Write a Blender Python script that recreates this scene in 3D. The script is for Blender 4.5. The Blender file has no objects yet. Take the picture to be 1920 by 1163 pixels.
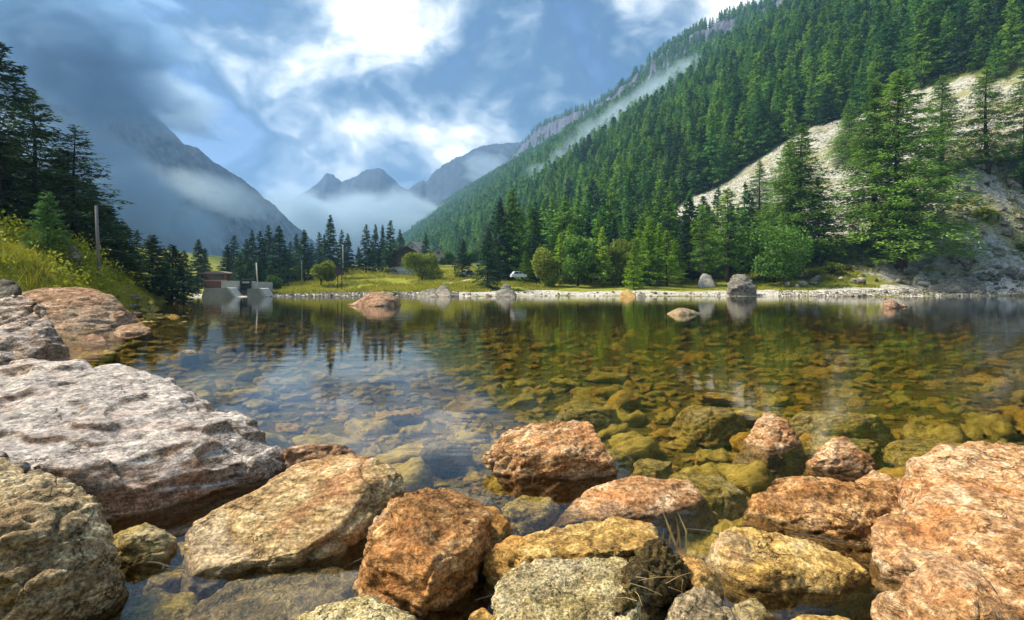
import bpy, bmesh, math, random
import numpy as np
from mathutils import Vector, Matrix, Euler

# ------------------------------------------------------------------ camera, sky, sun, exposure
SC = bpy.context.scene
COL = SC.collection
F, CX, HY, CZ = 1000.0, 960.0, 538.0, 1.5      # focal length and horizon of the photograph, eye height in metres

cam_d = bpy.data.cameras.new('camera')
cam = bpy.data.objects.new('camera', cam_d); COL.objects.link(cam)
cam.location = (0, 0, CZ); cam.rotation_euler = (math.radians(90), 0, 0)
cam_d.sensor_width = 36.0; cam_d.lens = 36.0 * F / 1920.0
cam_d.shift_y = -(581.5 - HY) / 1920.0
cam_d.clip_start = 0.05; cam_d.clip_end = 20000
SC.camera = cam

SUN_EL, SUN_AZ = math.radians(50), math.radians(-82)      # azimuth from +Y, negative = to the left
SC.view_settings.view_transform = 'Standard'; SC.view_settings.look = 'None'
SC.view_settings.gamma = 1.0; SC.view_settings.exposure = 2.45
SC.view_settings.use_curve_mapping = False
SC.render.engine = 'CYCLES'
cy = SC.cycles
cy.use_denoising = True
cy.max_bounces = 6; cy.diffuse_bounces = 3; cy.glossy_bounces = 3; cy.transmission_bounces = 3
cy.transparent_max_bounces = 10; cy.volume_bounces = 2
cy.use_adaptive_sampling = True; cy.adaptive_threshold = 0.015
cy.caustics_reflective = False; cy.caustics_refractive = False
cy.volume_step_rate = 1.0; cy.volume_max_steps = 32

class N:
    """small helper to write node graphs"""
    def __init__(s, tree): s.t = tree; s.n = tree.nodes; s.l = tree.links
    def new(s, typ, ins=None, **kw):
        nd = s.n.new(typ)
        for k, v in kw.items(): setattr(nd, k, v)
        for k, v in (ins or {}).items(): s.put(nd.inputs[k], v)
        return nd
    def put(s, sock, v):
        if isinstance(v, bpy.types.NodeSocket): s.l.new(v, sock)
        elif isinstance(v, bpy.types.Node): s.l.new(v.outputs[0], sock)
        else: sock.default_value = v
    def math(s, op, a, b=0.0, c=0.0, clamp=False):
        m = s.new('ShaderNodeMath', operation=op, use_clamp=clamp)
        s.put(m.inputs[0], a); s.put(m.inputs[1], b); s.put(m.inputs[2], c); return m.outputs[0]
    def vmath(s, op, a, b=(0, 0, 0), out=0):
        m = s.new('ShaderNodeVectorMath', operation=op)
        s.put(m.inputs[0], a)
        if op == 'SCALE': s.put(m.inputs['Scale'], b)
        else: s.put(m.inputs[1], b)
        return m.outputs['Value'] if out == 'v' else m.outputs[0]
    def noise(s, vec, scale, detail=4, rough=.55, dist=0.0, out=0):
        nd = s.new('ShaderNodeTexNoise', {'Scale': scale, 'Detail': detail, 'Roughness': rough, 'Distortion': dist})
        if vec is not None: s.put(nd.inputs['Vector'], vec)
        return nd.outputs[out]
    def ramp(s, fac, stops, interp='LINEAR'):
        r = s.new('ShaderNodeValToRGB'); s.put(r.inputs[0], fac)
        e = r.color_ramp.elements; r.color_ramp.interpolation = interp
        while len(e) > len(stops): e.remove(e[-1])
        while len(e) < len(stops): e.new(0.5)
        for el, (p, c) in zip(e, stops):
            el.position = p; el.color = (c, c, c, 1) if isinstance(c, (int, float)) else (*c[:3], 1)
        return r.outputs[0]
    def rng(s, v, a, b, c=0.0, d=1.0, smooth=False):
        m = s.new('ShaderNodeMapRange', {0: v, 1: a, 2: b, 3: c, 4: d})
        if smooth: m.interpolation_type = 'SMOOTHSTEP'
        return m.outputs[0]
    def mix(s, fac, a, b, blend='MIX'):
        m = s.new('ShaderNodeMix', data_type='RGBA', blend_type=blend)
        s.put(m.inputs[0], fac)
        for k, v in ((6, a), (7, b)):
            s.put(m.inputs[k], (*v, 1) if isinstance(v, tuple) and len(v) == 3 else v)
        return m.outputs[2]

def pix_dir(px, py):
    return Vector(((px - CX) / F, 1.0, (HY - py) / F)).normalized()

W = bpy.data.worlds.new('World'); SC.world = W; W.use_nodes = True
W.node_tree.nodes.clear()
n = N(W.node_tree)
sky = n.new('ShaderNodeTexSky', sky_type='NISHITA', sun_disc=False)
sky.sun_elevation = SUN_EL; sky.sun_rotation = SUN_AZ; sky.altitude = 1600; sky.air_density = 1.0; sky.dust_density = 0.6
tc = n.new('ShaderNodeTexCoord').outputs['Generated']
# cloud cover: billows of several sizes, flattened a little towards the horizon
nd_ = n.vmath('NORMALIZE', tc)
flat = n.new('ShaderNodeMapping', {0: nd_, 'Rotation': (0, .25, 0), 'Scale': (1.0, 1.0, 1.35)}).outputs[0]
warp = n.vmath('SCALE', n.vmath('SUBTRACT', n.noise(flat, 3.2, 4, .55, out=1), (.5, .5, .5)), 0.24)
fv = n.vmath('ADD', flat, warp)
big = n.noise(fv, 3.6, 3, .5)
mid = n.noise(fv, 8.0, 5, .52)
fine = n.noise(fv, 24.0, 5, .62)
val = n.math('ADD', n.math('ADD', n.math('MULTIPLY', big, .55), n.math('MULTIPLY', mid, .55)), n.math('MULTIPLY', fine, .12))
val = n.math('SUBTRACT', n.math('MULTIPLY', val, 5.0), 2.78)
# openings and dark shreds of the cloud deck, where the photograph shows them
dirw = n.vmath('ADD', n.vmath('NORMALIZE', tc), n.vmath('SCALE', n.vmath('SUBTRACT', n.noise(tc, 5.0, 5, .6, out=1), (.5, .5, .5)), 0.22))
for px, py, r, w in [(680, 12, .10, .34), (760, 28, .10, .38), (825, 55, .07, .34), (890, 50, .09, .40), (1020, 75, .09, .40), (700, 285, .20, .40), (560, 290, .10, .20), (455, 165, .10, .40), (905, 185, .12, .25),
                     (1390, 10, .13, .28), (200, 50, .10, .12), (560, 60, .2, .12),
                     (1010, 130, .20, -.34), (825, 120, .10, -.40), (1150, 90, .22, -.22), (480, 90, .16, -.16), (230, 150, .22, -.36), (60, 120, .30, -.20), (360, 230, .24, -.14), (120, 300, .30, -.10), (700, 200, .16, -.10), (560, 215, .14, -.12)]:
    d = n.vmath('DISTANCE', dirw, tuple(pix_dir(px, py)), out='v')
    val = n.math('ADD', val, n.rng(d, 0.0, r * 1.2, w, 0.0, True))
val = n.math('DIVIDE', n.math('ADD', val, .45), 1.5)
cloud = n.ramp(val, [(0.0, (.018, .060, .16)), (.20, (.040, .115, .25)), (.38, (.10, .20, .34)), (.52, (.21, .32, .46)), (.66, (.40, .51, .63)), (.82, (.78, .85, .92)), (1.0, (1.35, 1.37, 1.38))])
cloud = n.vmath('SCALE', cloud, 2.3)
col = n.mix(n.rng(val, 0.0, .40, .80, 1.0, True), sky.outputs[0], cloud)
bg = n.new('ShaderNodeBackground', {'Color': col, 'Strength': 0.10})
n.l.new(bg.outputs[0], n.new('ShaderNodeOutputWorld').inputs[0])

sun_d = bpy.data.lights.new('sun', 'SUN'); sun_d.energy = 1.5; sun_d.angle = math.radians(14); sun_d.color = (1.0, .90, .75)
sun = bpy.data.objects.new('sun', sun_d); COL.objects.link(sun)
sd = Vector((math.sin(SUN_AZ) * math.cos(SUN_EL), math.cos(SUN_AZ) * math.cos(SUN_EL), math.sin(SUN_EL)))
sun.rotation_euler = (-sd).to_track_quat('-Z', 'Y').to_euler()
sun.location = sd * 300

# ------------------------------------------------------------------ helpers
def P(px, py, D):                     # the point seen at this pixel of the photograph, D metres ahead
    return Vector(((px - CX) / F * D, D, CZ + (HY - py) / F * D))
def WL(px, py, z=0.0):                # the point seen at this pixel on the level z
    return P(px, py, (CZ - z) * F / (py - HY))

def tag(o, label=None, cat=None, group=None, kind=None):
    for k, v in (('label', label), ('category', cat), ('group', group), ('kind', kind)):
        if v: o[k] = v
    return o
def link(name, data, parent=None, loc=(0, 0, 0), rot=(0, 0, 0), sc=(1, 1, 1)):
    o = bpy.data.objects.new(name, data); COL.objects.link(o)
    o.location = loc; o.rotation_euler = rot; o.scale = sc
    if parent: o.parent = parent
    return o
def thing(name, loc, label, cat, group=None, rot=(0, 0, 0), sc=(1, 1, 1)):
    return tag(link(name, None, None, loc, rot, sc), label, cat, group)

def mk_mesh(name, V, faces, mats, midx=None, smooth=False):
    """faces: list of integer arrays (m,3) or (m,4)"""
    me = bpy.data.meshes.new(name)
    V = np.asarray(V, dtype=np.float32)
    me.vertices.add(len(V)); me.vertices.foreach_set('co', V.ravel())
    faces = [np.asarray(f, dtype=np.int32) for f in faces if len(f)]
    loops = np.concatenate([f.ravel() for f in faces])
    tot = np.concatenate([np.full(len(f), f.shape[1], dtype=np.int32) for f in faces])
    start = np.concatenate([[0], np.cumsum(tot)[:-1]]).astype(np.int32)
    me.loops.add(len(loops)); me.loops.foreach_set('vertex_index', loops)
    me.polygons.add(len(tot)); me.polygons.foreach_set('loop_start', start); me.polygons.foreach_set('loop_total', tot)
    if midx is not None: me.polygons.foreach_set('material_index', np.asarray(midx, dtype=np.int32))
    if smooth: me.polygons.foreach_set('use_smooth', np.ones(len(tot), dtype=bool))
    for m in (mats if isinstance(mats, (list, tuple)) else [mats]): me.materials.append(m)
    me.update(calc_edges=True); me.validate()
    return me

class MB:
    """boxes, bars and prisms collected into one mesh"""
    def __init__(s): s.v = []; s.f = []
    def add(s, vs, fs):
        o = len(s.v); s.v += [tuple(v) for v in vs]; s.f += [tuple(i + o for i in f) for f in fs]; return s
    def box(s, x0, x1, y0, y1, z0, z1):
        return s.add([(x0, y0, z0), (x1, y0, z0), (x1, y1, z0), (x0, y1, z0), (x0, y0, z1), (x1, y0, z1), (x1, y1, z1), (x0, y1, z1)],
                     [(0, 3, 2, 1), (4, 5, 6, 7), (0, 1, 5, 4), (1, 2, 6, 5), (2, 3, 7, 6), (3, 0, 4, 7)])
    def prism(s, poly, y0, y1):        # polygon in x,z carried from y0 to y1 (counter-clockwise seen from -Y)
        k = len(poly)
        return s.add([(x, y0, z) for x, z in poly] + [(x, y1, z) for x, z in poly],
                     [tuple(range(k)), tuple(range(2 * k - 1, k - 1, -1))] + [((i + 1) % k, i, i + k, (i + 1) % k + k) for i in range(k)])
    def tube(s, pts, rad, seg=7):
        pts = [Vector(p) for p in pts]; rings = []
        rad = rad if isinstance(rad, (list, tuple)) else [rad] * len(pts)
        for i, p in enumerate(pts):
            t = (pts[min(i + 1, len(pts) - 1)] - pts[max(i - 1, 0)]).normalized()
            a = t.orthogonal().normalized() if i == 0 else (a - t * a.dot(t)).normalized()
            b = t.cross(a)
            rings.append([p + (a * math.cos(2 * math.pi * k / seg) + b * math.sin(2 * math.pi * k / seg)) * rad[i] for k in range(seg)])
        vs = [v for r in rings for v in r]; fs = []
        for i in range(len(pts) - 1):
            for k in range(seg):
                fs.append((i * seg + k, i * seg + (k + 1) % seg, (i + 1) * seg + (k + 1) % seg, (i + 1) * seg + k))
        fs += [tuple(range(seg - 1, -1, -1)), tuple(range((len(pts) - 1) * seg, len(pts) * seg))]
        return s.add(vs, fs)
    def mesh(s, name, mat, smooth=False, bevel=0.0):
        me = bpy.data.meshes.new(name); me.from_pydata(s.v, [], s.f)
        if bevel:
            b = bmesh.new(); b.from_mesh(me)
            bmesh.ops.bevel(b, geom=b.edges[:], offset=bevel, segments=2, affect='EDGES', profile=.6); b.to_mesh(me); b.free()
        me.materials.append(mat)
        if smooth: me.polygons.foreach_set('use_smooth', np.ones(len(me.polygons), dtype=bool))
        me.update(); return me
    def build(s, name, mat, parent=None, loc=(0, 0, 0), rot=(0, 0, 0), smooth=False, bevel=0.0):
        return link(name, s.mesh(name, mat, smooth, bevel), parent, loc, rot)

def _hash(i, j, k, seed):
    h = (i * 374761393 + j * 668265263 + k * 2147483647 + seed * 144665) & 0xffffffff
    h = ((h ^ (h >> 13)) * 1274126177) & 0xffffffff
    h = (h ^ (h >> 16)) * 2246822519 & 0xffffffff
    return ((h ^ (h >> 15)) & 0xffffff) / float(0xffffff)
def vnoise(p, seed=0):                # smooth value noise in -1..1 for points (n,3)
    p = np.asarray(p, dtype=np.float64)
    i = np.floor(p).astype(np.int64); f = p - i
    u = f * f * f * (f * (f * 6 - 15) + 10)
    x, y, z = i[:, 0], i[:, 1], i[:, 2]; ux, uy, uz = u[:, 0], u[:, 1], u[:, 2]
    def c(a, b, d): return _hash(x + a, y + b, z + d, seed)
    x00 = c(0, 0, 0) * (1 - ux) + c(1, 0, 0) * ux; x10 = c(0, 1, 0) * (1 - ux) + c(1, 1, 0) * ux
    x01 = c(0, 0, 1) * (1 - ux) + c(1, 0, 1) * ux; x11 = c(0, 1, 1) * (1 - ux) + c(1, 1, 1) * ux
    return ((x00 * (1 - uy) + x10 * uy) * (1 - uz) + (x01 * (1 - uy) + x11 * uy) * uz) * 2 - 1
def fbm(p, octv=4, seed=0, gain=.5):
    p = np.asarray(p, dtype=np.float64); r = 0; a = 1.0; t = 0
    for o in range(octv):
        r = r + a * vnoise(p * (2.03 ** o) + o * 7.7, seed + o); t += a; a *= gain
    return r / t
def fbm2(x, y, sc, octv=4, seed=0):
    x = np.asarray(x, dtype=np.float64)
    return fbm(np.stack([x.ravel() / sc, np.asarray(y).ravel() / sc, np.zeros(x.size)], 1), octv, seed).reshape(x.shape)
def sstep(a, b, x):
    t = np.clip((x - a) / (b - a), 0, 1); return t * t * (3 - 2 * t)

def scatter(name, pts, rots, scales, idx, protos, kind='stuff'):
    """ONE object of stuff: every point of a mesh carries one of the prototypes"""
    c = bpy.data.collections.new(name + '_kit')
    for i, pm in enumerate(protos):
        c.objects.link(bpy.data.objects.new('%s_%02d' % (name, i), pm))
    me = bpy.data.meshes.new(name); k = len(pts)
    me.vertices.add(k); me.vertices.foreach_set('co', np.asarray(pts, dtype=np.float32).ravel())
    for nm, ty, dat, key in (('rot', 'FLOAT_VECTOR', rots, 'vector'), ('scl', 'FLOAT_VECTOR', scales, 'vector'), ('idx', 'INT', idx, 'value')):
        at = me.attributes.new(nm, ty, 'POINT')
        at.data.foreach_set(key, np.asarray(dat, dtype=np.int32 if ty == 'INT' else np.float32).ravel())
    me.update()
    ng = bpy.data.node_groups.new(name, 'GeometryNodeTree')
    ng.interface.new_socket(name='Geometry', in_out='INPUT', socket_type='NodeSocketGeometry')
    ng.interface.new_socket(name='Geometry', in_out='OUTPUT', socket_type='NodeSocketGeometry')
    nd = ng.nodes; L = ng.links.new
    gi = nd.new('NodeGroupInput'); go = nd.new('NodeGroupOutput')
    ip = nd.new('GeometryNodeInstanceOnPoints'); ci = nd.new('GeometryNodeCollectionInfo')
    ci.inputs['Collection'].default_value = c; ci.inputs['Separate Children'].default_value = True; ci.inputs['Reset Children'].default_value = True
    ip.inputs['Pick Instance'].default_value = True
    def attr(nm, ty):
        a = nd.new('GeometryNodeInputNamedAttribute'); a.data_type = ty; a.inputs['Name'].default_value = nm; return a.outputs['Attribute']
    L(gi.outputs[0], ip.inputs['Points']); L(ci.outputs[0], ip.inputs['Instance'])
    L(attr('idx', 'INT'), ip.inputs['Instance Index']); L(attr('rot', 'FLOAT_VECTOR'), ip.inputs['Rotation']); L(attr('scl', 'FLOAT_VECTOR'), ip.inputs['Scale'])
    L(ip.outputs[0], go.inputs[0])
    o = link(name, me); o.modifiers.new('scatter', 'NODES').node_group = ng
    o['kind'] = kind
    return o
MIST = True
# ------------------------------------------------------------------ materials
def new_mat(name):
    m = bpy.data.materials.new(name); m.use_nodes = True; m.node_tree.nodes.clear()
    n = N(m.node_tree); out = n.new('ShaderNodeOutputMaterial')
    return m, n, out
def finish(n, out, col, rough=.8, bump=None, spec=.3, dist=.01, strength=1.0):
    b = n.new('ShaderNodeBsdfPrincipled', {'Base Color': col, 'Roughness': rough, 'Specular IOR Level': spec})
    if bump is not None:
        bp = n.new('ShaderNodeBump', {'Height': bump, 'Distance': dist, 'Strength': strength}); n.l.new(bp.outputs[0], b.inputs['Normal'])
    n.l.new(b.outputs[0], out.inputs[0]); return b

def rock_mat(name, dark, mid, light, accent, acc=.5, rot=(.4, .2, .3), scale=1.0, aniso=4.0, speck=.5, bumpd=.02, lichen=0.0, pale_top=None, tone2=(.60, .50, .36), tonef=.7, lich_col=(.62, .60, .52), wet=True, gain=1.0):
    m, n, out = new_mat(name)
    tc = n.new('ShaderNodeTexCoord').outputs['Object']
    oi = n.new('ShaderNodeObjectInfo').outputs['Random']
    v0 = n.vmath('ADD', tc, n.vmath('SCALE', (13.0, 7.0, 29.0), oi))
    v = n.new('ShaderNodeMapping', {0: v0, 'Rotation': rot, 'Scale': (scale, scale, scale * aniso)}).outputs[0]
    vi = n.vmath('SCALE', v0, scale)
    streak = n.noise(v, 3.2, 7, .66, .9)
    strk2 = n.noise(v, 11.0, 6, .68, .5)
    blot = n.noise(vi, 1.7, 4, .55, .6)
    grain = n.noise(vi, 55.0, 4, .7)
    grain2 = n.noise(vi, 16.0, 5, .7)
    base = n.ramp(n.math('ADD', n.math('MULTIPLY', streak, .55), n.math('ADD', n.math('MULTIPLY', strk2, .25), n.math('MULTIPLY', grain2, .25))),
                  [(.30, dark), (.44, tuple(.5 * (a + b) for a, b in zip(dark, mid))), (.53, mid), (.66, light), (.82, tuple(min(.85, 1.25 * c) for c in light))])
    base = n.mix(n.rng(blot, .50, .66, 0, acc, True), base, n.mix(.75, base, accent))
    tone = n.noise(vi, .9, 5, .6, .8)
    base = n.mix(n.rng(tone, .50, .68, 0, tonef, True), base, n.mix(.7, base, tone2))
    base = n.mix(n.rng(tone, .48, .32, 0, tonef * .8, True), base, n.mix(.75, base, tuple(c * 1.3 for c in dark)))
    if lichen: base = n.mix(n.math('MULTIPLY', n.rng(n.noise(vi, 2.6, 7, .72, .4), .50, .60, 0, lichen, True), n.rng(grain2, .38, .55, .25, 1)), base, lich_col)
    sp = n.rng(grain, .36, .62, 1.0 - speck, 1.0 + speck * .75)
    base = n.mix(1.0, base, n.new('ShaderNodeCombineXYZ', {0: sp, 1: sp, 2: sp}).outputs[0], 'MULTIPLY')
    pit = n.rng(n.math('ADD', n.math('MULTIPLY', strk2, .5), n.math('MULTIPLY', n.noise(vi, 28.0, 5, .72), .5)), .38, .60, .38, 1.38)
    base = n.mix(1.0, base, n.new('ShaderNodeCombineXYZ', {0: pit, 1: n.math('MULTIPLY', pit, .99), 2: n.math('MULTIPLY', pit, .96)}).outputs[0], 'MULTIPLY')
    if pale_top:                                # upward-facing sides mixed towards a paler colour, with a streaky edge
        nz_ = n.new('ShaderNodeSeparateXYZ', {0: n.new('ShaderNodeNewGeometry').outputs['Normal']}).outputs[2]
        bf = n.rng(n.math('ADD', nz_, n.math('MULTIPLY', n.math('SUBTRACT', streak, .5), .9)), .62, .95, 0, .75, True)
        base = n.mix(bf, base, n.mix(1.0, n.mix(.5, base, pale_top), n.new('ShaderNodeCombineXYZ', {0: pit, 1: pit, 2: pit}).outputs[0], 'MULTIPLY'))
    # thin dark cracks along the grain
    cr = n.new('ShaderNodeTexVoronoi', {'Vector': n.vmath('ADD', v, n.vmath('SCALE', n.noise(v, 4, 4, .6, out=1), .5)), 'Scale': 2.2}, feature='DISTANCE_TO_EDGE')
    crk = n.rng(cr.outputs['Distance'], .0, .022, 0.0, 1.0, True)
    crk = n.math('MAXIMUM', crk, n.rng(blot, .42, .55, .15, 1.0))
    base = n.mix(n.math('SUBTRACT', 1.0, crk), base, tuple(c * .3 for c in dark))
    rough = .85
    if wet:
        geo = n.new('ShaderNodeNewGeometry'); z = n.new('ShaderNodeSeparateXYZ', {0: geo.outputs['Position']}).outputs[2]
        w = n.rng(n.math('ADD', z, n.math('MULTIPLY', n.math('SUBTRACT', grain2, .5), .05)), 0.0, .035, 1.0, 0.0, True)
        base = n.mix(n.math('MULTIPLY', w, .55), base, (.055, .043, .018))
        rough = n.math('SUBTRACT', .85, n.math('MULTIPLY', w, .45))
    if gain != 1.0: base = n.vmath('SCALE', base, gain)
    h = n.math('ADD', n.math('ADD', n.math('MULTIPLY', streak, 1.0), n.math('MULTIPLY', strk2, .8)), n.math('ADD', n.math('MULTIPLY', grain2, .55), n.math('MULTIPLY', grain, .22)))
    h = n.math('ADD', h, n.math('MULTIPLY', crk, .25))
    finish(n, out, base, rough, h, .25, bumpd * 1.6, 1.0)
    return m

M = {}
M['rock_grey'] = rock_mat('rock_grey', (.10, .058, .035), (.40, .30, .22), (.76, .68, .60), (.40, .17, .07), .6, (.15, .25, .5), 1.0, 3.5, .55, .022, pale_top=(.78, .74, .70))
M['rock_pale'] = rock_mat('rock_pale', (.11, .075, .04), (.50, .37, .20), (.82, .68, .43), (.28, .15, .05), .5, (.7, .3, .2), 1.1, 2.0, .6, .025)
M['rock_bank'] = rock_mat('rock_bank', (.12, .065, .04), (.46, .34, .25), (.78, .68, .58), (.50, .26, .11), .6, (.5, .25, .5), .7, 2.6, .5, .03, pale_top=(.72, .66, .62))
M['rock_tan'] = rock_mat('rock_tan', (.12, .06, .02), (.50, .34, .15), (.76, .60, .34), (.46, .15, .06), .7, (-.35, .15, .75), 1.0, 4.5, .5, .016)
M['rock_orange'] = rock_mat('rock_orange', (.10, .042, .012), (.48, .24, .08), (.80, .54, .26), (.55, .19, .04), .7, (.35, -.4, .3), 1.0, 2.6, .55, .02)
M['rock_pink'] = rock_mat('rock_pink', (.16, .06, .020), (.56, .30, .125), (.85, .65, .42), (.58, .20, .05), .6, (.2, .5, -.3), 1.0, 3.0, .5, .02)
M['rock_speck'] = rock_mat('rock_speck', (.11, .075, .025), (.50, .39, .16), (.78, .66, .38), (.13, .08, .03), .5, (.2, .1, 0), 1.6, 1.5, .75, .018, lichen=.6, lich_col=(.80, .67, .38))
M['rock_moss'] = rock_mat('rock_moss', (.045, .028, .010), (.15, .10, .03), (.34, .25, .08), (.08, .06, .015), .6, (.2, .4, 0), 1.8, 1.4, .6, .035)
M['rock_gold'] = rock_mat('rock_gold', (.15, .065, .014), (.58, .36, .10), (.82, .63, .28), (.55, .22, .05), .6, (-.2, .3, .35), 1.1, 2.6, .5, .018)
M['rock_olive'] = rock_mat('rock_olive', (.10, .075, .02), (.34, .25, .07), (.52, .40, .13), (.40, .20, .04), .55, (.2, .3, .3), 1.1, 2.5, .45, .016, wet=False)
M['rock_red'] = rock_mat('rock_red', (.13, .06, .03), (.44, .26, .145), (.70, .50, .33), (.42, .18, .07), .6, (.1, .3, .2), .35, 2.4, .4, .06)
M['rock_far'] = rock_mat('rock_far', (.05, .045, .035), (.29, .265, .21), (.56, .53, .45), (.20, .16, .09), .6, (.3, .3, .2), .32, 2.2, .5, .12)
M['rock_scree'] = rock_mat('rock_scree', (.28, .27, .22), (.50, .48, .40), (.66, .64, .56), (.36, .34, .22), .4, (.3, .3, .2), .5, 1.6, .3, .05, wet=False)
M['rock_cliff'] = rock_mat('rock_cliff', (.07, .07, .085), (.20, .19, .20), (.42, .40, .40), (.10, .12, .07), .7, (1.45, .2, .2), .02, 2.5, .3, 2.5, wet=False)

def bed_mat():
    m, n, out = new_mat('submerged_stone')
    tc = n.new('ShaderNodeTexCoord').outputs['Object']; oi = n.new('ShaderNodeObjectInfo').outputs['Random']
    v = n.vmath('ADD', tc, n.vmath('SCALE', (31.0, 17.0, 9.0), oi))
    vs = n.new('ShaderNodeMapping', {0: v, 'Rotation': (.1, .2, .5), 'Scale': (1, 3, 3)}).outputs[0]
    a = n.noise(vs, 6, 6, .65, .5); g = n.noise(v, 40, 4, .65)
    c = n.ramp(n.math('ADD', n.math('MULTIPLY', a, .7), n.math('MULTIPLY', g, .3)), [(.32, (.10, .065, .014)), (.5, (.44, .31, .07)), (.7, (.76, .58, .20))])
    c = n.mix(n.rng(oi, .45, 1.0, 0, .65), c, n.mix(1.0, c, (1.15, .78, .45), 'MULTIPLY'))
    c = n.mix(n.rng(n.math('FRACT', n.math('MULTIPLY', oi, 7.3)), 0, 1, 0, .5), c, n.mix(1.0, c, (.55, .62, .5), 'MULTIPLY'))
    finish(n, out, c, .8, n.math('ADD', a, n.math('MULTIPLY', g, .3)), .2, .025)
    return m
M['bed_stone'] = bed_mat()

def ground_mat():
    m, n, out = new_mat('ground')
    pos = n.new('ShaderNodeNewGeometry').outputs['Position']
    at = n.new('ShaderNodeAttribute', attribute_name='cover'); cs = n.new('ShaderNodeSeparateColor', {0: at.outputs['Color']})
    z = n.new('ShaderNodeSeparateXYZ', {0: pos}).outputs[2]
    n1 = n.noise(pos, .35, 6, .62); n2 = n.noise(pos, 2.5, 6, .65); n3 = n.noise(pos, .06, 5, .6); n4 = n.noise(pos, 9, 5, .65)
    grass = n.ramp(n.math('ADD', n.math('MULTIPLY', n1, .6), n.math('MULTIPLY', n2, .4)), [(.33, (.10, .15, .018)), (.5, (.28, .29, .035)), (.66, (.46, .40, .07))])
    forest = n.ramp(n.math('ADD', n.math('MULTIPLY', n1, .5), n.math('MULTIPLY', n2, .5)), [(.35, (.03, .05, .015)), (.5, (.07, .11, .03)), (.68, (.20, .20, .10))])
    vor = n.new('ShaderNodeTexVoronoi', {'Vector': pos, 'Scale': 1.3})
    pebble = n.ramp(n.math('ADD', n.math('MULTIPLY', vor.outputs['Color'], .5), n.math('MULTIPLY', n2, .5)), [(.25, (.42, .38, .30)), (.5, (.64, .59, .48)), (.75, (.80, .76, .66))])
    scree = n.ramp(n.math('ADD', n.math('MULTIPLY', vor.outputs['Color'], .4), n.math('MULTIPLY', n2, .6)), [(.3, (.22, .22, .16)), (.5, (.44, .43, .34)), (.7, (.60, .58, .50))])
    scree = n.mix(n.rng(n3, .50, .64, 0, .75, True), scree, (.26, .25, .06))
    bed = n.ramp(n.math('ADD', n.math('MULTIPLY', n2, .5), n.math('MULTIPLY', n4, .5)), [(.3, (.05, .035, .008)), (.5, (.17, .12, .028)), (.7, (.34, .25, .07))])
    c = n.mix(n.math('ADD', cs.outputs[2], n.math('MULTIPLY', n.math('SUBTRACT', n1, .5), .6), clamp=True), grass, forest)
    c = n.mix(n.rng(n.math('ADD', cs.outputs[1], n.math('MULTIPLY', n.math('SUBTRACT', n1, .5), .7)), .4, .6, 0, 1, True), c, scree)
    c = n.mix(n.rng(n.math('ADD', cs.outputs[0], n.math('MULTIPLY', n.math('SUBTRACT', n2, .5), .8)), .35, .65, 0, 1, True), c, pebble)
    c = n.mix(n.rng(z, -.06, .0, 1, 0, True), c, bed)
    h = n.math('ADD', n.math('MULTIPLY', n2, 1.0), n.math('ADD', n.math('MULTIPLY', n4, .3), n.math('MULTIPLY', vor.outputs['Distance'], .3)))
    finish(n, out, c, .95, h, .1, .25)
    return m
M['ground'] = ground_mat()

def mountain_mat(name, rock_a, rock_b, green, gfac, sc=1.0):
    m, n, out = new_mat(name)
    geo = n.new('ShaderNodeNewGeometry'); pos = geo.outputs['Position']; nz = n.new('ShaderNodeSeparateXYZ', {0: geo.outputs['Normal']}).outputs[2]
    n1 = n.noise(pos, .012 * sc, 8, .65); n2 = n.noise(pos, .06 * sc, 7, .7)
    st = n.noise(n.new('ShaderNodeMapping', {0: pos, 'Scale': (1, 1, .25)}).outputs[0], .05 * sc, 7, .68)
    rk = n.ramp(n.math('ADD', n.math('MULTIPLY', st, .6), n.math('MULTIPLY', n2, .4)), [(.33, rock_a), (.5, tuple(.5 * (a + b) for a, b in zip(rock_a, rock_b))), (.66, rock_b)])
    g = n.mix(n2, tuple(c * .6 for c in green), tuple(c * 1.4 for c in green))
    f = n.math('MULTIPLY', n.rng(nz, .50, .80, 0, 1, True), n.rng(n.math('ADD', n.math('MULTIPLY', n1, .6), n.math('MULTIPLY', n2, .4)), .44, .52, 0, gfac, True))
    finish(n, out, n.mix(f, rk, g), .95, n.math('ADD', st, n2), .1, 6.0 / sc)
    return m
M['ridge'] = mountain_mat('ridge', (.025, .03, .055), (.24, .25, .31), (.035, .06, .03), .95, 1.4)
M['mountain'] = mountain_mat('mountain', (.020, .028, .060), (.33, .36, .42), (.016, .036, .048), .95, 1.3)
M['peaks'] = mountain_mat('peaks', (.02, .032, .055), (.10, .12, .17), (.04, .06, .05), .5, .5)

def leaf_mat(name, a, b, c, trans=.25, rnd=.5, sc=.6):
    m, n, out = new_mat(name)
    oi = n.new('ShaderNodeObjectInfo').outputs['Random']; pos = n.new('ShaderNodeNewGeometry')
    ns = n.noise(pos.outputs['Position'], sc, 3, .6)
    col = n.ramp(n.math('ADD', n.math('MULTIPLY', ns, .8), n.math('ADD', n.math('MULTIPLY', oi, rnd * .5), .1 - rnd * .25)), [(.30, a), (.52, b), (.75, c)])
    ri = n.rng(pos.outputs['Random Per Island'], 0, 1, .65, 1.35)
    col = n.vmath('SCALE', col, ri)
    d = n.new('ShaderNodeBsdfPrincipled', {'Base Color': col, 'Roughness': .65, 'Specular IOR Level': .2})
    t = n.new('ShaderNodeBsdfTranslucent', {'Color': n.vmath('SCALE', col, 1.3)})
    mx = n.new('ShaderNodeMixShader', {0: trans, 1: d.outputs[0], 2: t.outputs[0]})
    n.l.new(mx.outputs[0], out.inputs[0]); return m
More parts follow.
